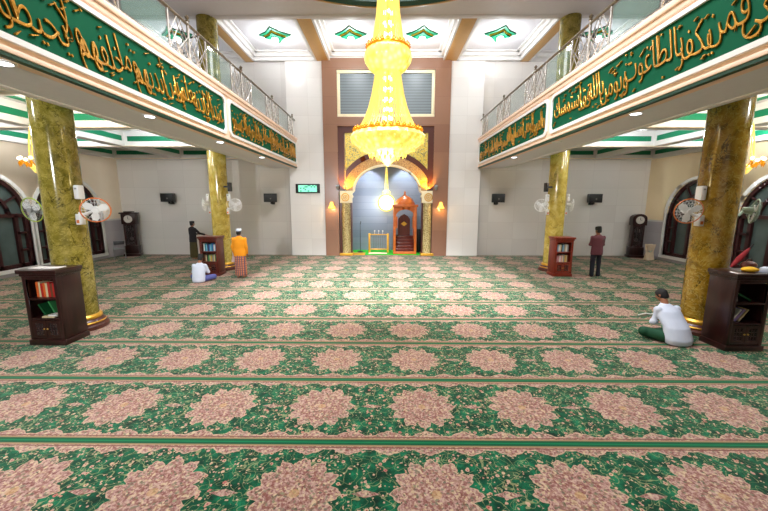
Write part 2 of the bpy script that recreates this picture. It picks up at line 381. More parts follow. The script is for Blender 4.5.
# ------------------------------------------------------------------ the setting
XL, XR, YB, YF, HC = -12.7, 12.2, 16.2, -4.0, 8.7
struct('floor', MB().box(XL-.3, XR+.3, YF-.3, YB+.02, -.2, 0), 'carpet')
def arch_poly(c, hw, z0, zs, n=24, k=1):
    return [(c-hw, z0), (c+hw, z0)] + [(c+hw*math.cos(PI*i/n), zs+hw*k*math.sin(PI*i/n)) for i in range(n+1)]
WIN = [(10.55, 1.4), (13.55, 1.4)]
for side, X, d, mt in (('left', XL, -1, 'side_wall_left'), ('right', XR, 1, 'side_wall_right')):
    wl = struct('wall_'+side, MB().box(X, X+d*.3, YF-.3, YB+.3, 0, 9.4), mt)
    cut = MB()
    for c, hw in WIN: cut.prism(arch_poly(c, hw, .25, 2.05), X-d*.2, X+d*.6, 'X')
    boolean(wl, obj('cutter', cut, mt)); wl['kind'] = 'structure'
# mihrab outline
MX = CX+.03
def niche(n=28, hw=1.53, sh=1.13, zs=3.08):
    p = [(MX-1.66, 0), (MX-1.66, 2.62), (MX-1.60, 2.82), (MX-1.66, 2.93), (MX-1.60, 3.03), (MX-hw, zs)]
    arc = [(MX+hw*math.cos(PI-PI*i/n), zs+sh*math.sin(PI*i/n)) for i in range(1, n)]
    return p + arc + [(2*MX-a, b) for a, b in p[::-1]]
NP = niche()
bw = struct('wall_back', MB().box(XL-.3, XR+.3, YB, YB+.3, 0, 9.4), 'back_wall_marble')
boolean(bw, obj('cutter', MB().prism([(MX-1.95, -.1), (MX+1.95, -.1), (MX+1.95, 5.0), (MX-1.95, 5.0)], YB-.2, YB+.6), 'back_wall_marble')); bw['kind'] = 'structure'
struct('wall_rear', MB().box(XL-.3, XR+.3, YF-.3, YF, 0, 9.4), 'upper_wall')
# centre bay projection, pink marble frame
def frame_x(mb, x0, x1, z0, z1, holes, y0, y1): mb.box(x0, x1, y0, y1, z0, z1)
pr = struct('wall_centre', MB().box(-4.56, -2.92, YB-.12, YB, 0, 8.95).box(2.82, 4.31, YB-.12, YB, 0, 8.95), 'back_wall_marble')
mf = MB().box(-2.92, -2.27, YB-.2, YB, 0, HC+.1).box(2.12, 2.82, YB-.2, YB, 0, HC+.1).box(-2.27, 2.12, YB-.2, YB, 5.94, 6.33).box(-2.27, 2.12, YB-.2, YB, 8.33, HC+.1)
struct('trim_1', mf, 'pink_marble')
up = struct('trim_2', MB().box(-2.27, 2.12, YB-.1, YB-.02, 6.33, 8.33), 'stone_screen')
up2 = MB()
for a, b, c, d in ((-2.27, 2.12, 6.33, 6.47), (-2.27, 2.12, 8.19, 8.33), (-2.27, -2.13, 6.47, 8.19), (1.98, 2.12, 6.47, 8.19)): up2.box(a, b, YB-.16, YB-.02, c, d, .02)
obj('stone_frame', up2, 'ivory', up)
# mihrab face
mi = struct('trim_3', MB().box(-2.27, 2.12, YB-.12, YB+.0, 5.66, 5.94).box(-2.27, -1.99, YB-.12, YB, 3.02, 5.66).box(1.86, 2.12, YB-.12, YB, 3.02, 5.66), 'dark_brown_stone')
def ell(a, b, zc, n=40, clip=1.92):
    return [(MX+max(-clip, min(clip, a*math.cos(PI-PI*i/n))), zc+b*math.sin(PI*i/n)) for i in range(n+1)]
e0, e0b, e1, e2 = ell(1.53, 1.13, 3.08), ell(1.60, 1.21, 3.06), ell(2.02, 1.62, 3.02), ell(2.22, 1.86, 3.02)
obj('arch_edge', MB().strip(e0, e0b, YB-.14, YB+.4), 'ivory', mi)
obj('arch_band', MB().strip(e0b, e1, YB-.10, YB+.3), 'bronze_mosaic', mi)
obj('arch_outer_band', MB().strip(e1, e2, YB-.13, YB+.3), 'dark_brown_stone', mi)
top = [(a, 5.68) for a, b in e2]
obj('spandrel', MB().strip(e2, top, YB-.06, YB+.3), 'gold_mosaic', mi)
for s in (-1, 1):
    cp_ = MB(); xo = MX+s*2.27; xi = MX+s*1.62
    poly = [(MX+s*2.2, 2.5), (MX+s*1.66, 2.5), (MX+s*1.66, 2.70), (MX+s*1.60, 2.80), (MX+s*1.66, 2.92), (MX+s*1.53, 3.06), (MX+s*2.2, 3.06)]
    cp_.prism(poly, YB-.14, YB+.35); k = obj('capital', cp_, 'ivory', mi)
    obj('rosette', MB().torus((MX+s*1.95, YB-.15, 2.76), .17, .025, 'Y', 24).torus((MX+s*1.95, YB-.15, 2.76), .09, .02, 'Y', 16).ball((MX+s*1.95, YB-.15, 2.76), .04), 'gold_trim', k)
    obj('pier', MB().cyl((MX+s*1.92, YB-.02, .12), (MX+s*1.92, YB-.02, 2.5), .21, seg=32).box(MX+s*1.68, MX+s*2.2, YB, YB+.35, .1, 2.5), 'pier_mosaic', mi)
    obj('pier_edge', MB().box(MX+s*2.12, MX+s*2.22, YB-.14, YB+.3, .1, 2.5).box(MX+s*1.66, MX+s*1.71, YB-.1, YB+.35, .1, 2.5), 'dark_brown_stone', mi)
    obj('pier_base', MB().box(MX+s*1.62, MX+s*2.24, YB-.26, YB+.35, 0, .12, .02), 'gold_trim', mi)
# niche room
YN = 17.7
struct('wall_niche', MB().box(-2.4, 2.3, YN, YN+.1, 0, 5.0).box(-2.4, -2.3, YB+.3, YN, 0, 5.0).box(2.2, 2.3, YB+.3, YN, 0, 5).box(-2.4, 2.3, YB+.3, YN+.1, 4.9, 5.0), 'blue_stone')
struct('floor_niche', MB().box(-2.4, 2.3, YB+.021, YN, -.2, .04), 'grass_carpet')
struct('trim_4', MB().box(MX-1.66, MX-1.05, YB-.02, YB+.35, .0, .075), 'gold_trim')
spot('niche_spot_left', (-.85, YB+.75, 4.7), (-.9, YN, 1.8), 130, (.93, .97, 1), 80, .06)
spot('niche_spot_right', (.8, YB+.75, 4.7), (.8, YN, 1.8), 130, (.93, .97, 1), 80, .06)
for s in (-1, 1):
    t = thing('spotlight', 'small grey spotlight above the %s capital of the arch' % ('left' if s < 0 else 'right'), 'spotlight', (MX+s*2.28, YB-.2, 3.2), group='spotlights on the arch capitals')
    obj('lamp_head', MB().cyl((0, -.02, -.07), (0, -.10, .08), .06, .08), 'grey_plastic', t); obj('bracket', MB().box(-.02, .02, -.02, .03, -.12, .02), 'grey_plastic', t)
    spot('arch_spot_lamp', (MX+s*1.98, YB-.32, 3.12), (MX+s*1.85, YB, 3.7), 70, (1, .5, .05), 110, .03)

# ceiling of the nave with the dome opening
def ring_poly(cx, cy, r, n=64): return [(cx+r*math.cos(2*PI*i/n), cy+r*math.sin(2*PI*i/n)) for i in range(n)]
cl = MB(); n = 96; RD = 5.5
inner = ring_poly(*DOME, RD, n)
outer = []
X0_, X1_, Y0_, Y1_ = XL-.3, XR+.3, YF-.3, 12.57
for a, b in inner:
    dx, dy = a-DOME[0], b-DOME[1]; t = min([(X1_-DOME[0])/dx if dx > 0 else (X0_-DOME[0])/dx if dx < 0 else 9e9, (Y1_-DOME[1])/dy if dy > 0 else (Y0_-DOME[1])/dy if dy < 0 else 9e9])
    outer.append((DOME[0]+dx*t, DOME[1]+dy*t))
for X_, Y_ in ((X0_, Y0_), (X1_, Y0_), (X0_, Y1_), (X1_, Y1_)):
    i_ = min(range(n), key=lambda i: (outer[i][0]-X_)**2+(outer[i][1]-Y_)**2); outer[i_] = (X_, Y_)
cl.strip(inner, outer, HC, HC+.3, 'Z', True)
ceil = struct('ceiling', cl, 'grey_paint', smooth=0)
obj('ceiling_slab', MB().box(X0_, X1_, 12.57, YB+.3, 9.05, 9.35), 'ceiling_paint', ceil)
ring = MB().lathe([(RD+.02, .01), (RD+.02, -.02), (RD-.03, -.03), (RD-.05, 0.02)], (*DOME, HC), 96)
obj('dome_gold_rim', ring, 'ochre_paint', ceil)
obj('dome_green_rim', MB().lathe([(RD-.05, .0), (RD-.1, -.03), (RD-.26, .03), (RD-.28, .22)], (*DOME, HC), 96), 'dark_green_paint', ceil)
obj('dome_drum', MB().lathe([(RD-.28, .18), (RD-.2, .22), (RD-.2, 1.6), (RD-.45, 1.75), (RD-.6, 1.9)], (*DOME, HC), 96), 'brown_paint', ceil)
obj('dome_shell', MB().lathe([(RD-.6, 1.9)]+[((RD-.6)*math.cos(a), 1.9+3.0*math.sin(a)) for a in [PI/2*i/12 for i in range(1, 13)]], (*DOME, HC), 96), 'ceiling_paint', ceil)
# beams of the last bay
k = 0
def beam(x0, x1, y0, y1, m='ochre_paint', z0=HC, z1=9.05):
    b = MB().box(x0, x1, y0, y1, z0, z1, .02); return tag(struct('ceiling_beam', b, m))
BX = [(-6.35, -5.98), (-3.13, -2.62), (2.52, 3.05), (5.88, 6.25)]
for a, b in BX: beam(a, b, 12.57, YB)
beam(XL, XR, 12.35, 12.6, 'grey_paint', HC-.012, 9.3)
for a, b in ((-9.6, -9.2), (9.0, 9.4)): beam(a, b, 12.6, YB)
def crown(x0, x1, y0, y1, z=9.05, s=.16):
    """stepped white moulding round a ceiling bay"""
    mb = MB()
    for (w_, h) in ((s, .06), (s*.6, .2), (s*.25, .35)):
        mb.box(x0, x1, y0, y0+w_, z-h, z).box(x0, x1, y1-w_, y1, z-h, z).box(x0, x0+w_, y0, y1, z-h, z).box(x1-w_, x1, y0, y1, z-h, z)
    return mb
BAYS = [(XL, -9.6), (-9.2, -6.35), (-5.98, -3.13), (-2.62, 2.52), (3.05, 5.88), (6.25, 9.0), (9.4, XR)]
for i, (a, b) in enumerate(BAYS): struct('trim_%d' % (10+i), crown(a, b, 12.6, YB-.12 if 2 <= i <= 4 else YB, s=.3), 'white_paint')

# ------------------------------------------------------------------ balconies with their coffered underside
XF = 4.2
for s, nm in ((-1, 'left'), (1, 'right')):
    XW = XL if s < 0 else XR
    fa = struct('balcony', MB().box(s*XF, s*(XF+.25), YF, YB, 4.10, 5.41), 'pink_cream')
    obj('slab', MB().box(s*(XF+.25), XW, YF, YB, 5.0, 5.36), 'ceiling_paint', fa)
    obj('soffit', MB().box(s*(XF+.25), s*5.35, YF, YB, 4.10, 4.3), 'soffit_paint', fa)
    obj('soffit_edge', MB().box(s*5.31, s*5.46, YF, YB, 4.08, 4.5, .01), 'white_paint', fa); obj('soffit_green_line', MB().box(s*5.46, s*5.56, YF, YB, 4.12, 4.5), 'green_paint', fa)
    obj('soffit_side', MB().box(s*5.35, s*5.5, YF, YB, 4.3, 5.0), 'white_paint', fa)
    obj('bottom_line', MB().box(s*(XF-.015), s*(XF+.07), YF, YB, 4.085, 4.13), 'dark_green_paint', fa)
    obj('ledge', MB().box(s*(XF-.07), s*(XF+.1), YF, YB, 5.33, 5.42, .015).box(s*(XF-.035), s*(XF+.1), YF, YB, 5.24, 5.33, .01), 'pink_cream', fa)
    obj('lower_moulding', MB().box(s*(XF-.03), s*(XF+.1), YF, YB, 4.13, 4.19, .01), 'ochre_paint' if False else 'pink_cream', fa)
    # coffers
    ys = [(-2.75, -2.35), (.3, .7), (3.35, 3.7), (6.3, 6.7), (9.35, 9.75), (12.4, 12.8), (15.75, YB)]
    xs = sorted([(s*5.95, s*6.45), (s*9.35, s*9.75), (XW-s*.3, XW)], key=lambda q: abs(q[0])); xs = [(min(a), max(a)) for a in xs]
    xa, xb = min(s*5.5, XW), max(s*5.5, XW)
    for a, b in ys:
        o = struct('coffer_beam', MB().box(xa, xb, a, b, 4.48, 5.0, .015), 'white_paint')
        inl = MB(); px = s*5.5
        for (c, d) in xs:
            q = c if s > 0 else d
            e, f = sorted((px, q)); 
            if f-e > .4: inl.box(e+.12, f-.12, a-.012, a+.01, 4.65, 4.82); inl.box(e+.12, f-.12, b-.01, b+.012, 4.65, 4.82)
            px = d if s > 0 else c
        obj('green_inlay', inl, 'green_paint', o)
        obj('bottom_edge', MB().box(xa, xb, a-.02, a+.05, 4.47, 4.5), 'cream_paint', o)
    for (c, d) in xs:
        o = struct('coffer_beam', MB().box(c, d, YF, YB, 4.485, 5.0, .015), 'white_paint')
        inl = MB()
        for (a, b), (a2, b2) in zip(ys, ys[1:]):
            inl.box(c-.012, c+.01, b+.12, a2-.12, 4.65, 4.82); inl.box(d-.01, d+.012, b+.12, a2-.12, 4.65, 4.82)
        obj('green_inlay', inl, 'green_paint', o)
    # flat green frames on each bay ceiling
    bx = [(s*5.5, xs[0]), None]
    cols = sorted([(xs[0][1], xs[1][0]), (xs[1][1], xs[2][0])] if s > 0 else [(xs[1][1], xs[0][0]), (xs[2][1], xs[1][0])])
    fr = MB()
    for (a, b), (a2, b2) in zip(ys, ys[1:]):
        for (c, d) in cols:
            for (i, wd) in ((.30, .16),):
                x0, x1, y0, y1 = c+i, d-i, b+i, a2-i
                fr.box(x0, x1, y0, y0+wd, 4.975, 5.0).box(x0, x1, y1-wd, y1, 4.975, 5.0).box(x0, x0+wd, y0, y1, 4.975, 5.0).box(x1-wd, x1, y0, y1, 4.975, 5.0)
    obj('green_frames', fr, 'green_paint', fa)

def shape(txt):
    """join Arabic letters into presentation forms, visual (left to right) order"""
    T = {'ء': ('\ufe80',)*1, 'آ': ('\ufe81', '\ufe82'), 'أ': ('\ufe83', '\ufe84'), 'إ': ('\ufe87', '\ufe88'), 'ا': ('\ufe8d', '\ufe8e'), 'ة': ('\ufe93', '\ufe94'), 'د': ('\ufea9', '\ufeaa'), 'ذ': ('\ufeab', '\ufeac'),
         'ر': ('\ufead', '\ufeae'), 'ز': ('\ufeaf', '\ufeb0'), 'و': ('\ufeed', '\ufeee'), 'ؤ': ('\ufe85', '\ufe86'), 'ى': ('\ufeef', '\ufef0')}
    for ch, base in zip('ئبتثجحخسشصضطظعغفقكلمنهي', (0xfe89, 0xfe8f, 0xfe95, 0xfe99, 0xfe9d, 0xfea1, 0xfea5, 0xfeb1, 0xfeb5, 0xfeb9, 0xfebd, 0xfec1, 0xfec5, 0xfec9, 0xfecd, 0xfed1, 0xfed5, 0xfed9, 0xfedd, 0xfee1, 0xfee5, 0xfee9, 0xfef1)):
        T[ch] = tuple(chr(base+i) for i in range(4))   # iso, final, initial, medial
    LA = {'ا': ('\ufefb', '\ufefc'), 'أ': ('\ufef7', '\ufef8'), 'إ': ('\ufef9', '\ufefa'), 'آ': ('\ufef5', '\ufef6')}
    out = []; i = 0; prev = False
    while i < len(txt):
        ch = txt[i]
        if ch == 'ل' and i+1 < len(txt) and txt[i+1] in LA:
            out.append(LA[txt[i+1]][1 if prev else 0]); prev = False; i += 2; continue
        f = T[ch]; nxt = txt[i+1] if i+1 < len(txt) else None
        nj = len(f) == 4 and nxt is not None and nxt != 'ء'
        out.append(f[(3 if prev else 2) if nj else (1 if prev and len(f) > 1 else 0)])
        prev = nj; i += 1
    return ''.join(out[::-1])
def word_mesh(word, cache={}):
    if word in cache: return cache[word]
    c = bpy.data.curves.new('w', 'FONT'); c.body = shape(word); c.extrude = .028; c.bevel_depth = .006; c.bevel_resolution = 0; c.resolution_u = 3; c.offset = -.019
    o = bpy.data.objects.new('w', c); C.objects.link(o); bpy.context.view_layer.update()
    me = bpy.data.meshes.new_from_object(o.evaluated_get(bpy.context.evaluated_depsgraph_get())); bpy.data.objects.remove(o); cache[word] = me; return me
MARKS = ['\ufe76', '\ufe7a', '\ufe78', '\ufe7c', '\ufe7e']
def calligraphy(text, x_right, x_left, z0, z1, seed):
    """one mesh per word in the local (x, y) plane, right to left, filling z0..z1 in a stacked hand"""
    rnd = random.Random(seed); words = text.split(); H = z1-z0; out = []
    ws = []
    for wd in words:
        me = word_mesh(wd); xs = [v.co.x for v in me.vertices]; ws.append((me, min(xs), max(xs)))
    ov = .11*H
    tot = sum(b-a for _, a, b in ws)
    kx = (x_right-x_left+ov*(len(ws)-1))/tot; x = x_right
    for i, (me, a, b) in enumerate(ws):
        bm = bmesh.new(); bm.from_mesh(me); wdt = (b-a)*kx
        ky = H*(.92+rnd.uniform(-.04, .06)); base = z0 + H*(.17 + (.13 if i % 2 else 0.0))
        for v in bm.verts:
            v.co = (x-wdt+(v.co.x-a)*kx-.22*v.co.y*ky+.05, base+v.co.y*ky*(1 if v.co.y > 0 else .75), v.co.z*.35)
        for j in range(max(2, int(wdt*9))):           # vowel marks over and under the word
            cx_ = x-wdt*rnd.random(); up = rnd.random() < .72; cz = z0+H*(rnd.uniform(.72, .98) if up else rnd.uniform(.02, .14)); L = rnd.uniform(.03, .07); a_ = rnd.uniform(.3, .8); kd = rnd.random()
            if kd < .45: p = [(-L, -.009), (L, -.004), (L, .005), (-L, .010)]
            elif kd < .75: p = [(-.02, 0), (0, -.02), (.02, 0), (0, .02)]
            else: p = [(-L*.6, .012), (-L*.2, -.018), (L*.2, .0), (L*.6, -.018), (L*.6, .004), (L*.2, .022), (-L*.2, .004)]
            A = [bm.verts.new((cx_+q*math.cos(a_)-r*math.sin(a_), cz+q*math.sin(a_)+r*math.cos(a_), .018)) for q, r in p]
            B = [bm.verts.new((v.co.x, v.co.y, -.01)) for v in A]
            bm.faces.new(A); bm.faces.new(B[::-1]); n = len(A)
            for k in range(n): bm.faces.new((A[k], A[(k+1) % n], B[(k+1) % n], B[k]))
        bmesh.ops.translate(bm, vec=(0, 0, .03), verts=bm.verts)
        out.append(bm); x -= wdt - ov
    return out
TX = {(-1, 0): 'عنده إلا بإذنه يعلم ما بين أيديهم وما خلفهم ولا يحيطون بشيء', (-1, 1): 'الله لا إله إلا هو الحي القيوم لا تأخذه سنة ولا نوم له ما في السماوات وما في الأرض من ذا الذي يشفع',
      (1, 0): 'الرشد من الغي فمن يكفر بالطاغوت ويؤمن بالله فقد استمسك', (1, 1): 'بالعروة الوثقى لا انفصام لها والله سميع عليم الله ولي الذين آمنوا يخرجهم'}
for s in (-1, 1):
    for k, (ya, yb) in enumerate(((2.9, 9.06), (9.36, 15.92))):
        nm = ('left' if s < 0 else 'right'); lab = ('long green panel of golden Arabic calligraphy on the %s balcony, nearest the camera' if k == 0 else 'green panel of dense golden Arabic calligraphy at the far end of the %s balcony') % nm
        t = thing('calligraphy_panel', lab, 'panel', (s*XF, (ya+yb)/2, 4.72), s*-PI/2 if False else 0, 'calligraphy panels on the balconies')
        # local frame: x to the viewer's right, y up, z towards the nave
        ex = Vector((0, 1, 0)) if s < 0 else Vector((0, -1, 0)); ez = Vector((1, 0, 0)) if s < 0 else Vector((-1, 0, 0)); ey = Vector((0, 0, 1))
        mt = Matrix((ex, ey, ez)).transposed().to_4x4()
        hw = (yb-ya)/2; hh = .40; c = .1
        poly = [(-hw+c, -hh), (hw-c, -hh), (hw-c*.4, -hh+c*.4), (hw, -hh+c), (hw, hh-c), (hw-c*.4, hh-c*.4), (hw-c, hh), (-hw+c, hh), (-hw+c*.4, hh-c*.4), (-hw, hh-c), (-hw, -hh+c), (-hw+c*.4, -hh+c*.4)]
        big = [(a*(hw+.07)/hw, b*(hh+.07)/hh) for a, b in poly]
        def put(name, mb, m, sm=35):
            bm = mb.b if isinstance(mb, MB) else mb; bmesh.ops.transform(bm, matrix=mt, verts=bm.verts); return obj(name, bm, m, t, smooth=sm)
        put('backing', MB().prism(poly, .002, .014, 'Z'), 'panel_green', 0)
        put('frame', MB().strip(poly, big, .0, .05, 'Z', True), 'white_paint', 0)
        if s < 0: xr, xl = (hw-.12, -hw+.12) if k else (hw-.12, -hw+.1)
        else: xr, xl = (hw-.12, -hw+.12)
        for bm in calligraphy(TX[(s, k)], xr, xl, -.36, .37, 3+k+s): put('word', bm, 'gold_leaf', 0)

# railings
for s in (-1, 1):
    nm = 'left' if s < 0 else 'right'
    t = thing('balcony_railing', 'polished steel and glass railing with lattice panels on the %s balcony' % nm, 'railing', (s*(XF+.03), 8, 5.41), group='balcony railings')
    ZB, ZT = .0, .80
    obj('handrail', MB().cyl((0, YF-8, ZT), (0, YB-8, ZT), .032), 'dark_steel', t)
    obj('bottom_rail', MB().cyl((0, YF-8, .08), (0, YB-8, .08), .014), 'steel', t)
    tall = [7.75+2.65*i for i in range(-3, 4)]
    for yc in tall:
        if yc > 16: continue
        p = obj('tall_post', MB().cyl((0, yc-8, 0), (0, yc-8, ZT+.05), .028), 'steel', t)
        obj('finial', MB().lathe([(0, 0), (.03, .01), (.045, .03), (.02, .05), (.04, .08), (.045, .1), (.02, .13), (0, .15)], (0, yc-8, ZT+.04), 12), 'dark_steel', p)
        for dd in (-.68, .68):
            if yc+dd < YB-.05: obj('post', MB().cyl((0, yc+dd-8, 0), (0, yc+dd-8, ZT), .02), 'steel', t)
            lt = MB(); a, b = sorted((yc-8, yc+dd-8)); wd = b-a
            if b > YB-8.05: continue
            for (u0, v0, u1, v1) in ((0, .1, .62, .95), (.3, .1, 1, .7), (0, .45, .4, .95), (1, .1, .38, .95), (.7, .1, 0, .7), (1, .45, .6, .95), (.15, .5, .5, .05), (.85, .5, .5, .05)):
                lt.cyl((0.01*(1 if u0 < u1 else -1), a+u0*wd, v0*ZT), (0.01*(1 if u0 < u1 else -1), a+u1*wd, v1*ZT), .011, seg=8)
            obj('lattice', lt, 'steel', t)
    for yc in tall:
        a, b = yc+.75, yc+2.65-.75
        if b > YB-.05: b = YB-.1
        if b-a < .2: continue
        obj('glass_panel', MB().box(-.006, .006, a-8, b-8, .12, ZT-.07), 'rail_glass', t)

# columns
YC = [.3, 6.5, 12.6]
def column(x, y, m, label):
    t = thing('column', label, 'column', (x, y, 0), group='marble columns carrying the balconies')
    z1 = 4.48
    sh = obj('shaft', MB().lathe([(.31, .22), (.31, 4.47)], seg=48), m, t)
    obj('base', MB().lathe([(0, 0), (.45, 0), (.45, .07), (.42, .10), (.38, .11)], seg=48).lathe([(.40, .15), (.38, .16), (.36, .19), (.33, .2)], seg=48), 'dark_brown_stone', t)
    obj('base_rings', MB().lathe([(.38, .10), (.40, .12), (.41, .135), (.40, .15)], seg=48).lathe([(.34, .19), (.355, .21), (.355, .25), (.33, .28), (.31, .285)], seg=48), 'gold_trim', t)
    return t
column(-6.2, 6.5, 'column_olive', 'glossy olive marble column at the left, nearest the camera')
column(6.2, 6.5, 'column_amber', 'glossy amber marble column at the right, nearest the camera')
column(-6.2, 12.6, 'column_gold', 'yellow marble column at the far left beside the men and bookcase')
column(6.2, 12.6, 'column_gold', 'yellow marble column at the far right beside the red bookcase')
for s in (-1, 1):
    for y in (12.6, 6.5):
        t = thing('upper_column', 'olive marble column standing on the %s balcony %s' % ('left' if s < 0 else 'right', 'behind the railing, at its far end' if y > 10 else 'near the dome'), 'column', (s*6.2, y, 5.36), group='upper marble columns')
        obj('shaft', MB().lathe([(.33, 0), (.33, 3.34)], seg=40), 'column_olive', t)
        obj('foot_ring', MB().lathe([(.4, 0), (.4, .1), (.35, .14)], seg=40), 'gold_trim', t)

# ------------------------------------------------------------------ windows
n_ = 0
for side, X, d in (('left', XL, -1), ('right', XR, 1)):
    for c, hw in WIN:
        n_ += 1; z0, zs = .25, 2.05
        def ap(h, zb): return [(c-h, zb), (c-h, zs)] + [(c+h*math.cos(PI-PI*i/28), zs+h*math.sin(PI*i/28)) for i in range(1, 28)] + [(c+h, zs), (c+h, zb)]
        def band(h0, h1, zb0, zb1, t0, t1): return MB().strip(ap(h0, zb0), ap(h1, zb1), X+d*t0, X+d*t1, 'X')
        b = band(hw-.0, hw+.12, z0, z0-.1, -.03, .12); b.box(min(X-d*.05, X+d*.12), max(X-d*.05, X+d*.12), c-hw-.12, c+hw+.12, z0-.12, z0)
        root = struct('window_%d' % n_, b, 'white_paint')
        f = band(hw-.12, hw, z0, z0, .05, .15)
        f.strip(ap(hw*.55, zs)[1:-1], ap(hw*.55+.09, zs)[1:-1], X+d*.05, X+d*.14, 'X')
        lo, hi = sorted((X+d*.05, X+d*.14))
        f.box(lo, hi, c-hw, c+hw, zs-.06, zs+.06).box(lo, hi, c-hw, c+hw, z0, z0+.14)
        for yy in (-.72, -.24, .24, .72): f.box(lo, hi, c+yy*hw-.055, c+yy*hw+.055, z0, zs)
        for k in range(1, 6):
            a = PI*k/6; lo2 = X+d*.095
            f.cyl((lo2, c+hw*.55*math.cos(a), zs+hw*.55*math.sin(a)), (lo2, c+(hw-.05)*math.cos(a), zs+(hw-.05)*math.sin(a)), .04, seg=8)
        for zz in (.85, 1.45): f.box(lo, hi, c-hw, c-hw*.7, zz-.035, zz+.035).box(lo, hi, c+hw*.7, c+hw, zz-.035, zz+.035)
        obj('wooden_frame', f, 'window_wood', root)
        pn = MB().prism(ap(hw-.05, z0), X+d*.16, X+d*.175, 'X'); obj('pane', pn, 'window_pane', root)

# ------------------------------------------------------------------ lamps
def ceiling_star(x, y, lab):
    t = thing('ceiling_lamp', lab, 'ceiling lamp', (x, y, 9.05), group='green star lamps on the ceiling')
    def star(R, k, n=6):
        p = []
        for q in range(4):
            a0 = PI/2*q; A = Vector((math.cos(a0), math.sin(a0)))*R; B = Vector((math.cos(a0+PI/2), math.sin(a0+PI/2)))*R
            for i in range(n):
                u = i/n; m_ = A*(1-u)+B*u; m_ -= m_.normalized()*k*math.sin(PI*u)*R; p.append((m_.x, m_.y))
        return p
    obj('backplate', MB().prism(star(.62, .10), -.05, 0, 'Z'), 'green_paint', t, smooth=0)
    obj('yellow_tier', MB().strip(star(.43, .1), star(.40, .1), -.10, -.05, 'Z', True), 'yellow_cloth', t, smooth=0)
    obj('green_tier', MB().prism(star(.40, .10), -.14, -.05, 'Z'), 'panel_green', t, smooth=0)
    b = obj('bulb', MB().lathe([(0, -.30), (.09, -.28), (.14, -.22), (.12, -.16), (.06, -.13)], seg=20), 'lamp_white', t)
    point('ceiling_lamp_light', (x, y, 8.55), 46 if abs(x) < 6 else 14, (.94, .97, 1), .12)
for x, y, l in ((-4.45, 14.45, 'green star-shaped ceiling lamp at the far left, beside the left balcony'), (-1.45, 14.4, 'green star-shaped ceiling lamp left of the chandelier chain'),
                (1.35, 14.4, 'green star-shaped ceiling lamp right of the chandelier chain'), (4.4, 14.4, 'green star-shaped ceiling lamp at the far right, beside the right balcony')): ceiling_star(x, y, l)
ceiling_star(-8.3, 14.4, 'green star-shaped ceiling lamp over the left balcony behind the railing'); ceiling_star(8.2, 14.4, 'green star-shaped ceiling lamp over the right balcony behind the railing')
def disc_lamp(x, y, z, r, lab, cat, grp, m='lamp_white', name='downlight', pw=0, kind='spot'):
    t = thing(name, lab, cat, (x, y, z), group=grp)
    obj('rim', MB().lathe([(r+.03, 0), (r+.03, -.015), (r, -.02), (r, -.005)], seg=24), 'white_plastic', t)
    obj('diffuser', MB().lathe([(0, -.012), (r, -.01), (r, 0)], seg=24), m, t)
    if pw: 
        if kind == 'spot': spot('downlight_lamp', (x, y, z-.05), (x, y, 0), pw, (.95, .98, 1), 110, .06, .6)
        else: point('panel_lamp_light', (x, y, z-.5), pw, (.96, .98, 1), .12)
ords = ['first', 'second', 'third', 'fourth']
for s, ys in ((-1, (4.16, 6.6, 9.3, 12.33)), (1, (4.0, 6.42, 9.3, 12.3))):
    for i, y in enumerate(ys):
        nm = 'left' if s < 0 else 'right'; off = (s > 0 and i == 2)
        disc_lamp(s*4.45, y, 4.10, .085, '%s small round downlight from the camera under the %s balcony edge' % (ords[i], nm), 'downlight', 'downlights under the balcony edges', 'lamp_off' if off else 'lamp_white', pw=0 if off else 40)
for s, nm in ((-1, 'left'), (1, 'right')):
    for i, y in enumerate((11.1, 8.0, 5.0)):
        for x in ((7.9, 11.1) if i < 2 else (7.9,)):
            if x == 7.9 and y == 8.0: continue
            disc_lamp(s*x, y, 4.99, .16, 'round white lamp, %s coffered ceiling, %s bay %s' % (nm, ('far', 'middle', 'near')[i], 'next to the columns' if x < 9 else 'next to the side wall'), 'ceiling lamp', 'round lamps in the coffered ceilings', name='panel_lamp', pw=44, kind='point')

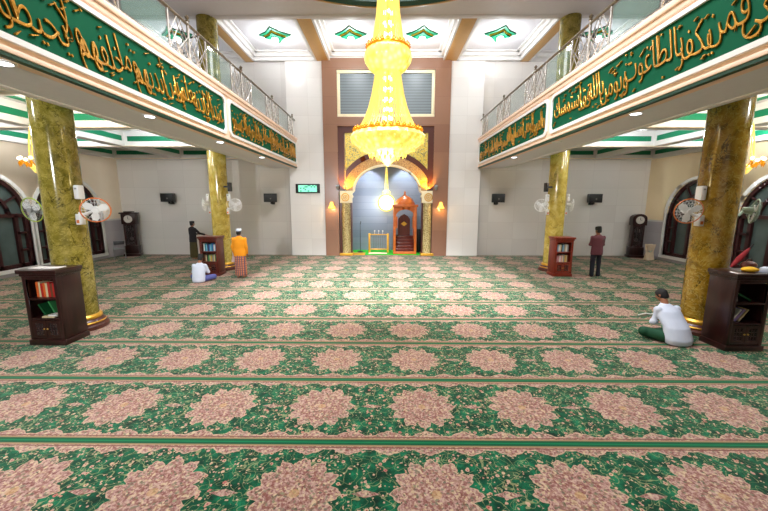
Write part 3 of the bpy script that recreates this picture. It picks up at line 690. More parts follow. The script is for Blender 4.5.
# ------------------------------------------------------------------ chandeliers
def chandelier():
    t = thing('chandelier', 'huge glowing golden crystal chandelier hanging in the centre of the hall', 'chandelier', (CX+.05, 6.5, 3.17))
    z = lambda v: v-3.24
    def strands(prof, nst, r, jit=0.0):
        mb = MB()
        for i in range(nst):
            a = 2*PI*i/nst; pts = [(q*math.cos(a), q*math.sin(a), z(h)) for q, h in prof]
            mb.tube(pts, r, 5)
        return mb
    # bottom bowl
    scal = lambda a, zz: 1+.02*math.cos(24*a)
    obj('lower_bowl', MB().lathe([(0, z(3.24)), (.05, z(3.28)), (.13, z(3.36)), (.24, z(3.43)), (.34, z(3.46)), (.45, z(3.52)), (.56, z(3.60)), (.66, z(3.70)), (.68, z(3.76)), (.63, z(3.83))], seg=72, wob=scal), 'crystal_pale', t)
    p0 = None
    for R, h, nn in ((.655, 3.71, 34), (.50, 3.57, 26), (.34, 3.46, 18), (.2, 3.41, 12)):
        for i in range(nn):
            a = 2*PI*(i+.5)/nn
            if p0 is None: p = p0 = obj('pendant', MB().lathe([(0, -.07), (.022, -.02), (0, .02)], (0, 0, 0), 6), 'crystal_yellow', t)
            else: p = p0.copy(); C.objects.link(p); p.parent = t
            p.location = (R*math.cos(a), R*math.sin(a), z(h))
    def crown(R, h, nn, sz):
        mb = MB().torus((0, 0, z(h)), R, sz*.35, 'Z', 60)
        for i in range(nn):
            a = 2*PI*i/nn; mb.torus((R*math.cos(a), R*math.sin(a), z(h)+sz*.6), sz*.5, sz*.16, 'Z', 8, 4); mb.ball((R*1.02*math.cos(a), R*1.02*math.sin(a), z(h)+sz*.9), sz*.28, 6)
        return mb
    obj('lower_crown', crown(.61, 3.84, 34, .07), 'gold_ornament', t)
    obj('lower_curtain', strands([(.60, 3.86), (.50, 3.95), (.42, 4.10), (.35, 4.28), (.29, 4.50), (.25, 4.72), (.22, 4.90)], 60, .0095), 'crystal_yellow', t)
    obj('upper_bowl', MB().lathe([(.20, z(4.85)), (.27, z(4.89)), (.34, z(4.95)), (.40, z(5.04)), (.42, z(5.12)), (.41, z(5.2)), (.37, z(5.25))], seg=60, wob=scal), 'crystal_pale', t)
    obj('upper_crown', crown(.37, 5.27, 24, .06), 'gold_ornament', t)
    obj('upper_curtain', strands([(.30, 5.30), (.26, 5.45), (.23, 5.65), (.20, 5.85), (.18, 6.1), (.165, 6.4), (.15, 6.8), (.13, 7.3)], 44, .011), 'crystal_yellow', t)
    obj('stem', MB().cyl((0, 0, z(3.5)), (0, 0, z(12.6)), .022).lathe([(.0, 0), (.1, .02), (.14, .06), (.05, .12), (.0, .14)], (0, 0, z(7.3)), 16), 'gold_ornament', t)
    for h in (3.95, 4.1, 4.25, 4.42, 4.6, 4.78, 5.5, 5.68, 5.86, 6.1):
        q = MB(); 
        for i in range(4): a = PI/2*i+h*7; q.ball((.065*math.cos(a), .065*math.sin(a), z(h)), .035, 8)
        obj('bulb_cluster', q, 'bulb_warm', t)
    for i in range(8):
        a = 2*PI*i/8; obj('bulb', MB().ball((.36*math.cos(a), .36*math.sin(a), z(3.86)), .045, 8), 'bulb_warm', t)
    return t
chandelier()
point('chandelier_light', (CX, 6.5, 2.95), 40, (1, .82, .45), .3); point('chandelier_upper_light', (CX+.0, 5.5, 4.6), 14, (1, .82, .45), .3)
def side_chandelier(x, y, lab):
    t = thing('small_chandelier', lab, 'chandelier', (x, y, 3.18), group='small chandeliers under the balconies')
    mb = MB()
    for R, r2, z0, z1, n in ((.2, .12, .72, 1.1, 14), (.24, .2, .3, .72, 16)):
        for i in range(n): a = 2*PI*i/n; mb.tube([(.8*r2*math.cos(a), .8*r2*math.sin(a), z1), (.8*R*math.cos(a), .8*R*math.sin(a), z0)], .009, 5)
    obj('crystal_strands', mb, 'crystal_yellow', t)
    b = MB()
    for i in range(10):
        a = 2*PI*i/10; b.tube([(0, 0, .2), (.2*math.cos(a), .2*math.sin(a), .12), (.36*math.cos(a), .36*math.sin(a), .25)], .012, 6); b.lathe([(0, -.1), (.03, 0), (0, .05)], (.36*math.cos(a), .36*math.sin(a), .2), 6)
    obj('arms', b, 'gold_ornament', t)
    c = MB()
    for i in range(10): a = 2*PI*i/10; c.ball((.36*math.cos(a), .36*math.sin(a), .3), .035, 8)
    obj('bulbs', c, 'bulb_warm', t)
    obj('bottom_drop', MB().lathe([(0, -.12), (.05, -.06), (.14, .0), (.2, .1), (.12, .2)], seg=20), 'crystal_pale', t)
    obj('rod', MB().cyl((0, 0, .1), (0, 0, 1.81), .012), 'gold_ornament', t)
    point('small_chandelier_light', (x, y, 4.45), 60, (1, .92, .78), .15)
side_chandelier(-8.02, 8.0, 'small golden chandelier under the left balcony behind the near column')
side_chandelier(8.05, 8.0, 'small golden chandelier under the right balcony behind the near column')
# lamp in the niche
t = thing('hanging_lamp', 'gold-rimmed round glowing lamp hanging inside the prayer niche', 'lamp', (MX-.02, 17.42, 2.05))
obj('globe', MB().ball((0, 0, .46), .37, 24, (1, .5, 1)), 'bulb_warm', t)
obj('rim', MB().torus((0, 0, .46), .40, .05, 'Y', 40, 8), 'crystal_yellow', t)
obj('crystal_stem', MB().lathe([(.16, .84), (.22, .92), (.2, 1.02), (.1, 1.12), (.09, 1.4), (.07, 1.9), (.04, 2.2)], seg=20), 'crystal_pale', t)
obj('rod', MB().cyl((0, 0, 2.1), (0, 0, 2.84), .015), 'gold_trim', t)
point('niche_fill_light', (MX-.5, 16.8, 2.4), 28, (.95, .96, 1), .25)  # fill added in front of the hanging lamp to brighten the niche wall
for s, nm in ((-1, 'left'), (1, 'right')):
    t = thing('wall_sconce', 'small golden wall sconce on the pink marble %s of the niche' % nm, 'sconce', (CX+s*2.53, YB-.2, 2.3), group='golden wall sconces')
    obj('shade', MB().lathe([(.17, -.05), (.16, .0), (.1, .08), (.08, .18), (.05, .24), (0, .25)], (0, -.16, 0), 20), 'lamp_warm', t)
    obj('bracket', MB().box(-.05, .05, -.03, 0, -.1, .14, .01).tube([(0, -.02, -.02), (0, -.12, -.1), (0, -.16, -.03)], .014), 'gold_trim', t)
    point('sconce_light', (CX+s*2.53, YB-.5, 2.2), 5, (1, .7, .3), .05)

# ------------------------------------------------------------------ niche furniture
t = thing('pulpit', 'carved orange-brown wooden pulpit with a domed canopy in the niche', 'pulpit', (.86, 16.62, .0))
bd = MB().box(-.56, .56, -.36, .9, .0, .16, .02)
obj('plinth', bd, 'wood_carved', t)
for a in (-.5, .5):
    for b in (-.3, .4): obj('canopy_post', MB().box(a-.06, a+.06, b-.06, b+.06, .16, 2.3, .012), 'wood_carved', t)
obj('canopy', MB().box(-.62, .62, -.42, .52, 2.3, 2.42, .02).lathe([(.50, 2.42), (.48, 2.5), (.38, 2.66), (.22, 2.78), (.08, 2.86), (.04, 2.92), (.06, 2.98), (.0, 3.1)], (0, .05, 0), 8), 'wood_carved', t)
arc = [(.44*math.cos(PI-PI*i/16), 1.85+.34*math.sin(PI*i/16)) for i in range(17)]
obj('arch_board', MB().strip(arc, [(a, 2.3) for a, b in arc], -.33, -.28).box(-.44, -.36, -.33, -.28, 1.3, 1.85).box(.36, .44, -.33, -.28, 1.3, 1.85), 'wood_carved', t)
obj('side_panel', MB().box(-.52, -.47, -.3, .8, .16, 1.25, .01), 'wood_carved', t); obj('side_panel', MB().box(.47, .52, -.3, .8, .16, 1.25, .01), 'wood_carved', t)
for k in range(5): obj('step', MB().box(-.47, .47, -.28+.16*k, -.12+.16*k if k < 4 else .8, .16 if k == 0 else .16+.14*k-.02, .30+.14*k, .008), 'brown_wood', t)
obj('carved_back', MB().prism([(-.3, .85), (.3, .85), (.3, 1.7), (.18, 1.85), (0, 1.95), (-.18, 1.85), (-.3, 1.7)], .62, .68), 'brown_wood', t)
obj('medallion', MB().prism([(-.16, 1.45), (0, 1.33), (.16, 1.45), (0, 1.57)], .6, .63), 'gold_trim', t)
t = thing('prayer_screen', 'low open gold-posted screen with little white knobs in the niche', 'screen', (-.42, 16.75, .04))
for a in (-.46, .46): obj('post', MB().box(a-.05, a+.05, -.05, .05, 0, .96, .015), 'gold_trim', t)
obj('rail', MB().box(-.42, .42, -.02, .02, .88, .93, .008).box(-.42, .42, -.02, .02, .15, .2, .008), 'gold_trim', t)
obj('bars', (lambda m: [m.cyl((x, 0, .2), (x, 0, .88), .008, seg=8) for x in [-.36+.09*i for i in range(9)]] and m)(MB()), 'steel', t)
for a in (-.2, 0, .2): obj('knob', MB().cyl((a, 0, .93), (a, 0, 1.05), .01).ball((a, 0, 1.08), .035), 'white_plastic', t)
tag(obj('prayer_mat', MB().box(-.83, -.02, 16.02, 16.6, .0, .02).b if False else MB().box(-.9, .0, 16.28, 16.68, .041, .06, .004), 'mat_cloth'), 'cream prayer mat lying in front of the gold-posted screen', 'prayer mat')
t = thing('microphone_stand', 'thin black microphone stand at the left inside the niche', 'microphone stand', (-1.35, 16.95, .04))
obj('pole', MB().cyl((0, 0, .02), (0, 0, 1.4), .012), 'black_plastic', t); obj('base', MB().cyl((0, 0, 0), (0, 0, .03), .14, seg=24), 'black_plastic', t); obj('microphone', MB().cyl((0, 0, 1.4), (.03, 0, 1.5), .02).ball((.03, 0, 1.52), .03), 'black_plastic', t)
tag(obj('loudspeaker', MB().box(1.5, 1.68, 16.9, 17.1, .04, 1.2, .02), 'black_plastic'), 'slim black loudspeaker column behind the pulpit in the niche', 'loudspeaker')

# display and loudspeakers
t = thing('led_display', 'black framed green digital display on the wall left of the niche', 'display', (-3.71, YB-.14, 2.95))
obj('housing', MB().box(-.56, .56, -.06, .02, 0, .42, .01), 'black_plastic', t); obj('screen', MB().box(-.43, .43, -.066, -.055, .05, .36), 'led', t)
sp0 = None
for (x, lab, rz) in ((-10.2, 'black wall loudspeaker at the far left of the back wall', .25), (-5.4, 'black wall loudspeaker left of the green display', .25), (5.1, 'black wall loudspeaker right of the niche and left of the far right column', -.25), (9.55, 'black wall loudspeaker at the far right of the back wall', -.25)):
    if sp0 is None:
        sp0 = t = thing('wall_loudspeaker', lab, 'loudspeaker', (x, YB-.0, 2.72), 0, 'loudspeakers on the back wall')
        obj('cabinet', MB().prism([(-.3, -.30), (.3, -.30), (.22, 0), (-.22, 0)], -.19, .2, 'Z'), 'black_plastic', t)
        for v in t.children[0].data.vertices: v.co.y -= .14
        obj('grille', MB().box(-.27, .27, -.452, -.44, -.16, .17, .004), 'black_plastic', t)
        obj('badge', MB().cyl((0.02, -.45, -.03), (0.02, -.458, -.03), .035), 'steel', t)
        obj('bracket', MB().cyl((0, -.28, -.19), (0, -.28, -.27), .05).tube([(0, -.28, -.25), (.04, -.15, -.27), (.04, 0, -.2)], .035).box(-.07, .07, -.02, 0, -.3, -.1), 'black_plastic', t)
    else: t = dup(sp0, (x, YB-.0, 2.72), 0, lab)
    if abs(x) < 6 and x > 0: t.location.y = YB

# ------------------------------------------------------------------ fans and boxes on columns
def wall_fan(loc, rz, lab, rim, body='white_plastic', tilt=.15):
    """hub at loc, disc facing local -y"""
    t = thing('wall_fan', lab, 'fan', loc, group='wall fans on the columns', rot=(tilt, 0, rz))
    R = .225
    cg = MB()
    for q in (.08, .15, .2): cg.torus((0, -.05-.02*(1-q/.24), 0), q, .0022, 'Y', 28, 4)
    for i in range(20):
        a = 2*PI*i/20; cg.tube([(.05*math.cos(a), -.08, .05*math.sin(a)), (.17*math.cos(a), -.075, .17*math.sin(a)), (R*math.cos(a), -.02, R*math.sin(a)), (.10*math.cos(a), .05, .10*math.sin(a))], .0022, 4)
    obj('cage', cg, body, t)
    obj('rim', MB().torus((0, -.02, 0), R, .011, 'Y', 36, 6), rim, t)
    for k in range(3):
        a = 2*PI*k/3+.5; bl = MB(); pts = []
        poly = [(.03, -.03), (.10, -.075), (.19, -.06), (.205, .01), (.15, .055), (.03, .03)]
        bl.prism([(p*math.cos(a)-q*math.sin(a), p*math.sin(a)+q*math.cos(a)) for p, q in poly], -.03, -.022); obj('blade', bl, 'white_plastic', t)
    obj('hub', MB().cyl((0, -.085, 0), (0, -.06, 0), .045, seg=20), body, t)
    obj('motor', MB().cyl((0, 0, 0), (0, .14, 0), .07, .055, 20), body, t)
    return t
def fan_arm(p, q, lab, col='white_plastic'):
    return tag(obj('fan_bracket', MB().tube([p, ((p[0]+q[0])/2, (p[1]+q[1])/2, q[2]-.06), q], .03), col), lab, 'bracket', 'fan brackets on the columns')
FANS = [(-6.2, 6.5, -1, (-6.76, 6.45, 2.36), -.1, 'lime_plastic', 'grey_plastic', 'wall fan with a lime rim on the left side of the near left column'),
        (-6.2, 6.5, 1, (-5.52, 6.4, 2.36), .62, 'orange_plastic', 'white_plastic', 'wall fan with an orange rim on the right side of the near left column'),
        (6.2, 6.5, -1, (5.60, 6.4, 2.36), -.25, 'orange_plastic', 'white_plastic', 'wall fan with an orange rim on the left side of the near right column'),
        (6.2, 6.5, 1, (6.85, 6.45, 2.36), .95, 'pale_green_plastic', 'pale_green_plastic', 'pale green wall fan on the right side of the near right column'),
        (-6.2, 12.6, -1, (-6.72, 12.5, 2.42), -1.0, 'white_plastic', 'white_plastic', 'white wall fan on the left side of the far left column'),
        (-6.2, 12.6, 1, (-5.55, 12.45, 2.42), .1, 'white_plastic', 'white_plastic', 'white wall fan on the right side of the far left column'),
        (6.2, 12.6, -1, (5.62, 12.5, 2.42), -.6, 'white_plastic', 'white_plastic', 'white wall fan on the left side of the far right column'),
        (6.2, 12.6, 1, (6.7, 12.5, 2.42), 1.15, 'white_plastic', 'white_plastic', 'white wall fan on the right side of the far right column')]
for cx_, cy_, s, loc, rz, rim, body, lab in FANS:
    f = wall_fan(loc, rz, lab, rim, body)
    # arm is part of the fan
    bx = cx_+s*.31; mt = f.matrix_basis.inverted()
    a = MB().tube([(bx, cy_-.05, 2.30), (bx+s*.08, cy_-.05, 2.27), (loc[0]-math.sin(rz)*.12, loc[1]+math.cos(rz)*.12, loc[2])], .025); bmesh.ops.transform(a.b, matrix=mt, verts=a.b.verts); obj('arm', a, body, f)
    wh = 'near' if cy_ < 10 else 'far'; sd = 'left' if cx_ < 0 else 'right'; ss = 'left' if s < 0 else 'right'
    if (cx_ < 0 and s > 0) or (cx_ > 0 and s < 0) or cy_ > 10:
        tt = thing('speaker_box', 'white box fixed above the fan on the %s side of the %s %s column' % (ss, wh, sd), 'box', (cx_+s*.37, cy_-.06, 2.56), group='white boxes on the columns')
        obj('housing', MB().box(-.05, .05, -.07, .07, 0, .26, .02), 'white_plastic', tt); obj('label_plate', MB().box(-.02, .02, -.074, -.07, .18, .21), 'grey_plastic', tt)
        tt = thing('switch_box', 'small white switch box below the fan on the %s side of the %s %s column' % (ss, wh, sd), 'switch box', (cx_+s*.33, cy_-.06, 2.08), group='switch boxes on the columns')
        obj('housing', MB().box(-.045, .045, -.06, .06, 0, .2, .01), 'white_plastic', tt); obj('switch', MB().box(-.025, .025, -.066, -.06, .03, .09), 'orange_plastic', tt)
for cx_, s, lab in ((-6.2, 1, 'slim black box on the right side of the far left column'), (6.2, -1, 'slim black box on the left side of the far right column')):
    tag(obj('wall_box', MB().box(cx_+s*.50-.05, cx_+s*.50+.05, 12.3, 12.5, 2.9, 3.22, .02).box(min(cx_+s*.28, cx_+s*.48), max(cx_+s*.28, cx_+s*.48), 12.38, 12.46, 3.04, 3.1), 'black_plastic'), lab, 'box', 'black boxes on the far columns')
for s, nm in ((-1, 'left'), (1, 'right')):
    f = wall_fan((s*6.85, 12.3, 8.0), s*.9, 'black fan fixed to the upper column on the %s balcony' % nm, 'black_plastic', 'black_plastic')
    a = MB().tube([(s*6.5, 12.45, 8.1), (s*6.7, 12.45, 8.05), (s*6.85-math.sin(s*.9)*.1, 12.3+math.cos(s*.9)*.1, 8.0)], .03); bmesh.ops.transform(a.b, matrix=f.matrix_basis.inverted(), verts=a.b.verts); obj('arm', a, 'black_plastic', f)

# ------------------------------------------------------------------ bookcases and books
def bookcase(loc, rz, m, lab, W=.6, D=.46, H=1.36):
    t = thing('bookcase', lab, 'bookcase', (*loc, 0), rz, 'low wooden bookcases by the columns'); a = W/2
    obj('plinth', MB().box(-a-.03, a+.03, -D/2-.03, D/2, 0, .1, .012), m, t)
    obj('side_panel', MB().box(-a, -a+.04, -D/2, D/2, .1, 1.26, .006), m, t); obj('side_panel', MB().box(a-.04, a, -D/2, D/2, .1, 1.26, .006), m, t)
    obj('back_panel', MB().box(-a+.04, a-.04, D/2-.02, D/2, .1, 1.26), m, t)
    obj('face_frame', MB().box(-a, -a+.06, -D/2-.012, -D/2+.02, .1, 1.26, .004).box(a-.06, a, -D/2-.012, -D/2+.02, .1, 1.26, .004).box(-a+.06, a-.06, -D/2-.012, -D/2+.02, 1.18, 1.26, .004), m, t)
    for z in (.46, .82): obj('shelf', MB().box(-a+.04, a-.04, -D/2-.008, D/2-.02, z, z+.03, .004), m, t)
    obj('floor_board', MB().box(-a+.04, a-.04, -D/2, D/2-.02, .1, .13), m, t)
    obj('cornice', MB().box(-a-.02, a+.02, -D/2-.03, D/2+.01, 1.24, 1.29, .01).box(-a-.05, a+.05, -D/2-.06, D/2+.01, 1.29, H, .014), m, t)
    for s in (-1, 1):
        x0, x1 = sorted((s*.005, s*(a-.06)))
        d = obj('door', MB().box(x0, x0+.05, -D/2-.01, -D/2+.012, .14, .45).box(x1-.05, x1, -D/2-.01, -D/2+.012, .14, .45).box(x0+.05, x1-.05, -D/2-.01, -D/2+.012, .14, .19).box(x0+.05, x1-.05, -D/2-.01, -D/2+.012, .40, .45), m, t)
        obj('door_glass', MB().box(x0+.05, x1-.05, -D/2-.002, -D/2+.004, .19, .40), 'door_glass', d)
        gr = MB()
        for k in (1, 2): gr.box(x0+.05+(x1-x0-.1)*k/3-.005, x0+.05+(x1-x0-.1)*k/3+.005, -D/2-.008, -D/2+.006, .19, .40).box(x0+.05, x1-.05, -D/2-.008, -D/2+.006, .19+.07*k-.005, .19+.07*k+.005)
        obj('glazing_bars', gr, m, d)
        obj('knob', MB().ball((s*.03, -D/2-.022, .30), .014, 8), 'brass', d)
    return t
def book(root, x, z, th, h, dp, col, lab, lean=0, flat=False, yoff=-.13, grp=None, D=.46):
    """a book standing at local x on a shelf of the bookcase"""
    o = thing('book', lab, 'book', group=grp)
    if flat: mt = Matrix.Translation((x, yoff, z)) @ Matrix.Rotation(-PI/2, 4, 'Y') @ Matrix.Translation((0, 0, -h/2)); 
    else:
        # keep the lower corner on the shelf when leaning
        k = Vector((th/2 if lean > 0 else -th/2, 0, 0))
        mt = Matrix.Translation((x, yoff, z)) @ Matrix.Translation(k) @ Matrix.Rotation(lean, 4, 'Y') @ Matrix.Translation(-k)
    o.matrix_basis = root.matrix_basis @ mt
    t2 = th/2
    if flat: z0 = 0
    obj('cover', MB().box(-t2, -t2+.003, 0, dp, 0, h).box(t2-.003, t2, 0, dp, 0, h).box(-t2, t2, -.002, .003, 0, h, 0), 'book_'+col, o, smooth=0)
    obj('pages', MB().box(-t2+.003, t2-.003, .003, dp-.004, .004, h-.004), 'page', o, smooth=0)
    return o
def row(root, x0, z, cols, where, hmax=.27, seed=1, thr=(.03, .045), grp=None, lean_last=0, D=.46, maxx=.235):
    rnd = random.Random(seed); x = x0; cnt = {}
    N = len(cols)
    pos = ['first', 'second', 'third', 'fourth', 'fifth', 'sixth', 'seventh', 'eighth', 'ninth', 'tenth', 'eleventh', 'twelfth']
    for i, c in enumerate(cols):
        th = rnd.uniform(*thr); h = hmax*rnd.uniform(.84, 1); lean = 0
        size = 'tall' if h > .95*hmax else 'short' if h < .88*hmax else 'medium'
        if x+th > maxx: break
        book(root, x+th/2, z, th-.002, h, rnd.uniform(.15, .19), c, '%s %s book, %s from left on %s' % (size, c, pos[i], where), 0, grp=grp)
        x += th
    return x
bN = bookcase((-5.99, 5.86), .0, 'dark_wood', 'dark wooden bookcase in front of the near left column')
row(bN, -.19, .85, ['orange', 'cream', 'red', 'orange', 'cream', 'red', 'brown', 'red', 'orange', 'dark green', 'cream', 'orange'], 'upper shelf of the near left bookcase', .27, 2, (.034, .046), 'books on the upper shelf of the near left bookcase')
book(bN, -.08, .49, .03, .24, .17, 'dark green', 'green and gold book leaning on the lower shelf of the near left bookcase', -.5, grp='books on the lower shelf of the near left bookcase')
book(bN, -.02, .49, .025, .26, .17, 'green', 'light green book leaning at the back of the lower shelf of the near left bookcase', -.42, yoff=-.02, grp='books on the lower shelf of the near left bookcase')
book(bN, .02, .503, .025, .22, .16, 'cream', 'cream book lying flat at the front of the lower shelf of the near left bookcase', flat=True, yoff=-.2, grp='books on the lower shelf of the near left bookcase')
book(bN, .10, .53, .02, .16, .14, 'white', 'small white booklet flat at the right of the lower shelf of the near left bookcase', flat=True, yoff=-.2, grp='books on the lower shelf of the near left bookcase')
for i, (x, c) in enumerate(((-.15, 'paper'), (.12, 'paper'))):
    o = obj('paper_sheet', MB().box(-.12, .12, -.09, .09, 0, .006), c); o.matrix_basis = bN.matrix_basis @ Matrix.Translation((x, -.06, 1.361)) @ Matrix.Rotation(.15*(i*2-1), 4, 'Z')
    tag(o, 'white paper on top of the near left bookcase, %s one' % ('left' if i == 0 else 'right'), 'paper', 'papers on the near left bookcase')
bR = bookcase((6.09, 5.76), 0, 'dark_wood', 'dark wooden bookcase in front of the near right column with a yellow cloth on top')
for x, c, l, a, z, th in ((-.13, 'white', 'white book standing almost upright on the upper shelf of the near right bookcase', -.14, .85, .03), (-.18, 'green', 'green book leaning left against the side of the near right bookcase, upper shelf', -.1, .85, .022), (.12, 'dark green', 'dark green book slumped low on the upper shelf of the near right bookcase', -1.05, .85, .025),
                       (-.17, 'white', 'white book leaning on the lower shelf of the near right bookcase, leftmost', .62, .49, .028), (-.11, 'purple', 'lilac book leaning on the lower shelf of the near right bookcase, middle one', .62, .49, .03), (-.04, 'cream', 'cream book leaning on the lower shelf of the near right bookcase, rightmost', .6, .49, .025)):
    book(bR, x, z, th, .25, .17, c, l, a, grp='leaning books in the near right bookcase')
o = obj('folded_cloth', MB().ball((0, 0, .045), .13, 16, (1, .6, .36)).ball((.07, .01, .04), .09, 12, (1, .7, .4)), 'yellow_cloth'); o.location = (6.08, 5.62, 1.36); tag(o, 'bright yellow folded cloth on top of the near right bookcase', 'cloth')
o = obj('white_cap', MB().lathe([(.085, 0), (.088, .03), (.075, .07), (.04, .09), (0, .095)], seg=24), 'white_cloth'); o.location = (6.36, 5.62, 1.36); tag(o, 'white prayer cap on top of the near right bookcase at its right end', 'cap')
o = obj('brown_bag', MB().ball((0, 0, .075), .13, 16, (1, .7, .58)).torus((0, 0, .13), .05, .012, 'Y', 16), 'brown_wood'); o.location = (6.30, 5.85, 1.36); tag(o, 'small brown bag behind the yellow cloth on the near right bookcase', 'bag')
t = thing('red_umbrella', 'folded dark red umbrella leaning over the near right bookcase against the window', 'umbrella', (6.05, 5.90, 1.395), rot=(0, .75, .1))
obj('canopy', MB().lathe([(0.012, 0), (.03, .05), (.045, .2), (.03, .38), (.012, .45)], seg=16), 'red_cloth', t); obj('handle', MB().cyl((0, 0, .44), (0, 0, .54), .012), 'black_plastic', t)
bFL = bookcase((-6.09, 11.6), .0, 'brown_wood', 'reddish brown bookcase beside the far left column, behind the seated man')
row(bFL, -.23, .85, ['white', 'teal', 'light blue', 'black', 'blue', 'light blue', 'teal', 'blue', 'white', 'light blue', 'cream', 'brown'], 'upper shelf of the far left bookcase', .27, 5, (.038, .05), 'books on the upper shelf of the far left bookcase')
row(bFL, -.23, .49, ['brown', 'cream', 'black', 'green', 'cream', 'yellow', 'grey', 'cream', 'dark green', 'black', 'brown'], 'lower shelf of the far left bookcase', .25, 6, (.038, .052), 'books on the lower shelf of the far left bookcase')
bFR = bookcase((6.04, 11.7), 0, 'red_wood', 'bright red-brown bookcase in front of the far right column')
row(bFR, -.23, .85, ['white', 'light blue', 'white', 'cream', 'black', 'light blue', 'grey', 'cream', 'white', 'grey', 'cream'], 'upper shelf of the far right bookcase', .27, 8, (.038, .05), 'books on the upper shelf of the far right bookcase')
row(bFR, -.23, .49, ['white', 'pink', 'pink', 'white', 'pink', 'cream', 'grey', 'yellow', 'cream', 'brown'], 'lower shelf of the far right bookcase', .26, 9, (.038, .05), 'books on the lower shelf of the far right bookcase')

# ------------------------------------------------------------------ clocks and folding seats
def clock(loc, rz, lab, arched):
    t = thing('longcase_clock', lab, 'clock', loc, rz, 'longcase clocks in the back corners')
    obj('base', MB().box(-.34, .34, -.2, .16, 0, .12, .015).box(-.29, .29, -.17, .15, .12, .5, .012), 'dark_wood', t)
    tr = obj('trunk', MB().box(-.24, -.17, -.14, .14, .5, 1.5, .008).box(.17, .24, -.14, .14, .5, 1.5, .008).box(-.17, .17, .08, .14, .5, 1.5).box(-.17, .17, -.14, -.1, .5, .56).box(-.17, .17, -.14, -.1, 1.46, 1.5), 'dark_wood', t)
    obj('glass_door', MB().box(-.17, .17, -.13, -.12, .56, 1.46), 'door_glass', tr)
    obj('pendulum', MB().cyl((0, -.02, .8), (0, -.02, 1.45), .008).cyl((0, -.03, .82), (0, -.015, .82), .085, seg=24), 'clock_face', t)
    for a in (-.09, .09): obj('weight', MB().cyl((a, -.03, 1.18), (a, -.03, 1.32), .025), 'clock_face', t)
    if arched:
        p = [(-.29, 1.5), (.29, 1.5), (.29, 1.8)] + [(.29*math.cos(PI*i/16), 1.8+.22*math.sin(PI*i/16)) for i in range(1, 16)] + [(-.29, 1.8)]
        obj('hood', MB().prism(p, -.18, .16), 'dark_wood', t)
    else:
        obj('hood', MB().box(-.29, .29, -.18, .16, 1.5, 1.98, .012).box(-.34, .34, -.22, .18, 1.98, 2.04, .012).box(-.16, .16, -.2, .16, 2.04, 2.10, .02), 'dark_wood', t)
    d = obj('dial', MB().cyl((0, -.2, 1.74), (0, -.18, 1.74), .17, seg=32), 'clock_face', t)
    obj('hands', MB().box(-.008, .008, -.208, -.2, 1.74, 1.86).box(0, .08, -.208, -.2, 1.735, 1.75), 'black_plastic', d)
    return t
clock((-12.02, 15.75, 0), .25, 'dark longcase clock with a flat top in the far left corner', False)
clock((11.58, 15.75, 0), -.2, 'dark longcase clock with an arched hood in the far right corner', True)
t = thing('folding_chair', 'grey metal folding chair beside the clock in the far left corner', 'chair', (-12.0, 14.9, 0), .6)
for s in (-1, 1):
    obj('leg', MB().cyl((s*.2, .2, 0), (s*.2, -.18, .44), .012), 'grey_plastic', t); obj('leg', MB().cyl((s*.2, -.25, 0), (s*.2, .2, .78), .012), 'grey_plastic', t)
obj('seat', MB().box(-.2, .2, -.2, .18, .43, .46, .01), 'grey_plastic', t); obj('backrest', MB().box(-.2, .2, .14, .17, .62, .78, .01, rot=Matrix.Rotation(-.2, 4, 'X')), 'black_plastic', t)
t = thing('wooden_stand', 'pale wooden folding stand beside the clock in the far right corner', 'stand', (11.66, 14.95, 0), .2)
for s in (-1, 1):
    obj('panel', MB().box(-.2, .2, -.012, .012, 0, .72, .004, rot=Matrix.Rotation(s*.22, 4, 'X')).box(-.2, .2, -.02, .02, .6, .66), 'mat_cloth', t)
    obj('carving', MB().torus((0, s*-.02, .45), .08, .02, 'Y', 20), 'pale_green_plastic', t)
tag(obj('flower_pot', MB().lathe([(0, 0), (.09, 0), (.12, .2), (.13, .22), (.1, .22)], (-10.0, 16.0, 0), 20), 'black_plastic'), 'small dark pot on the floor at the back wall', 'pot') if False else None

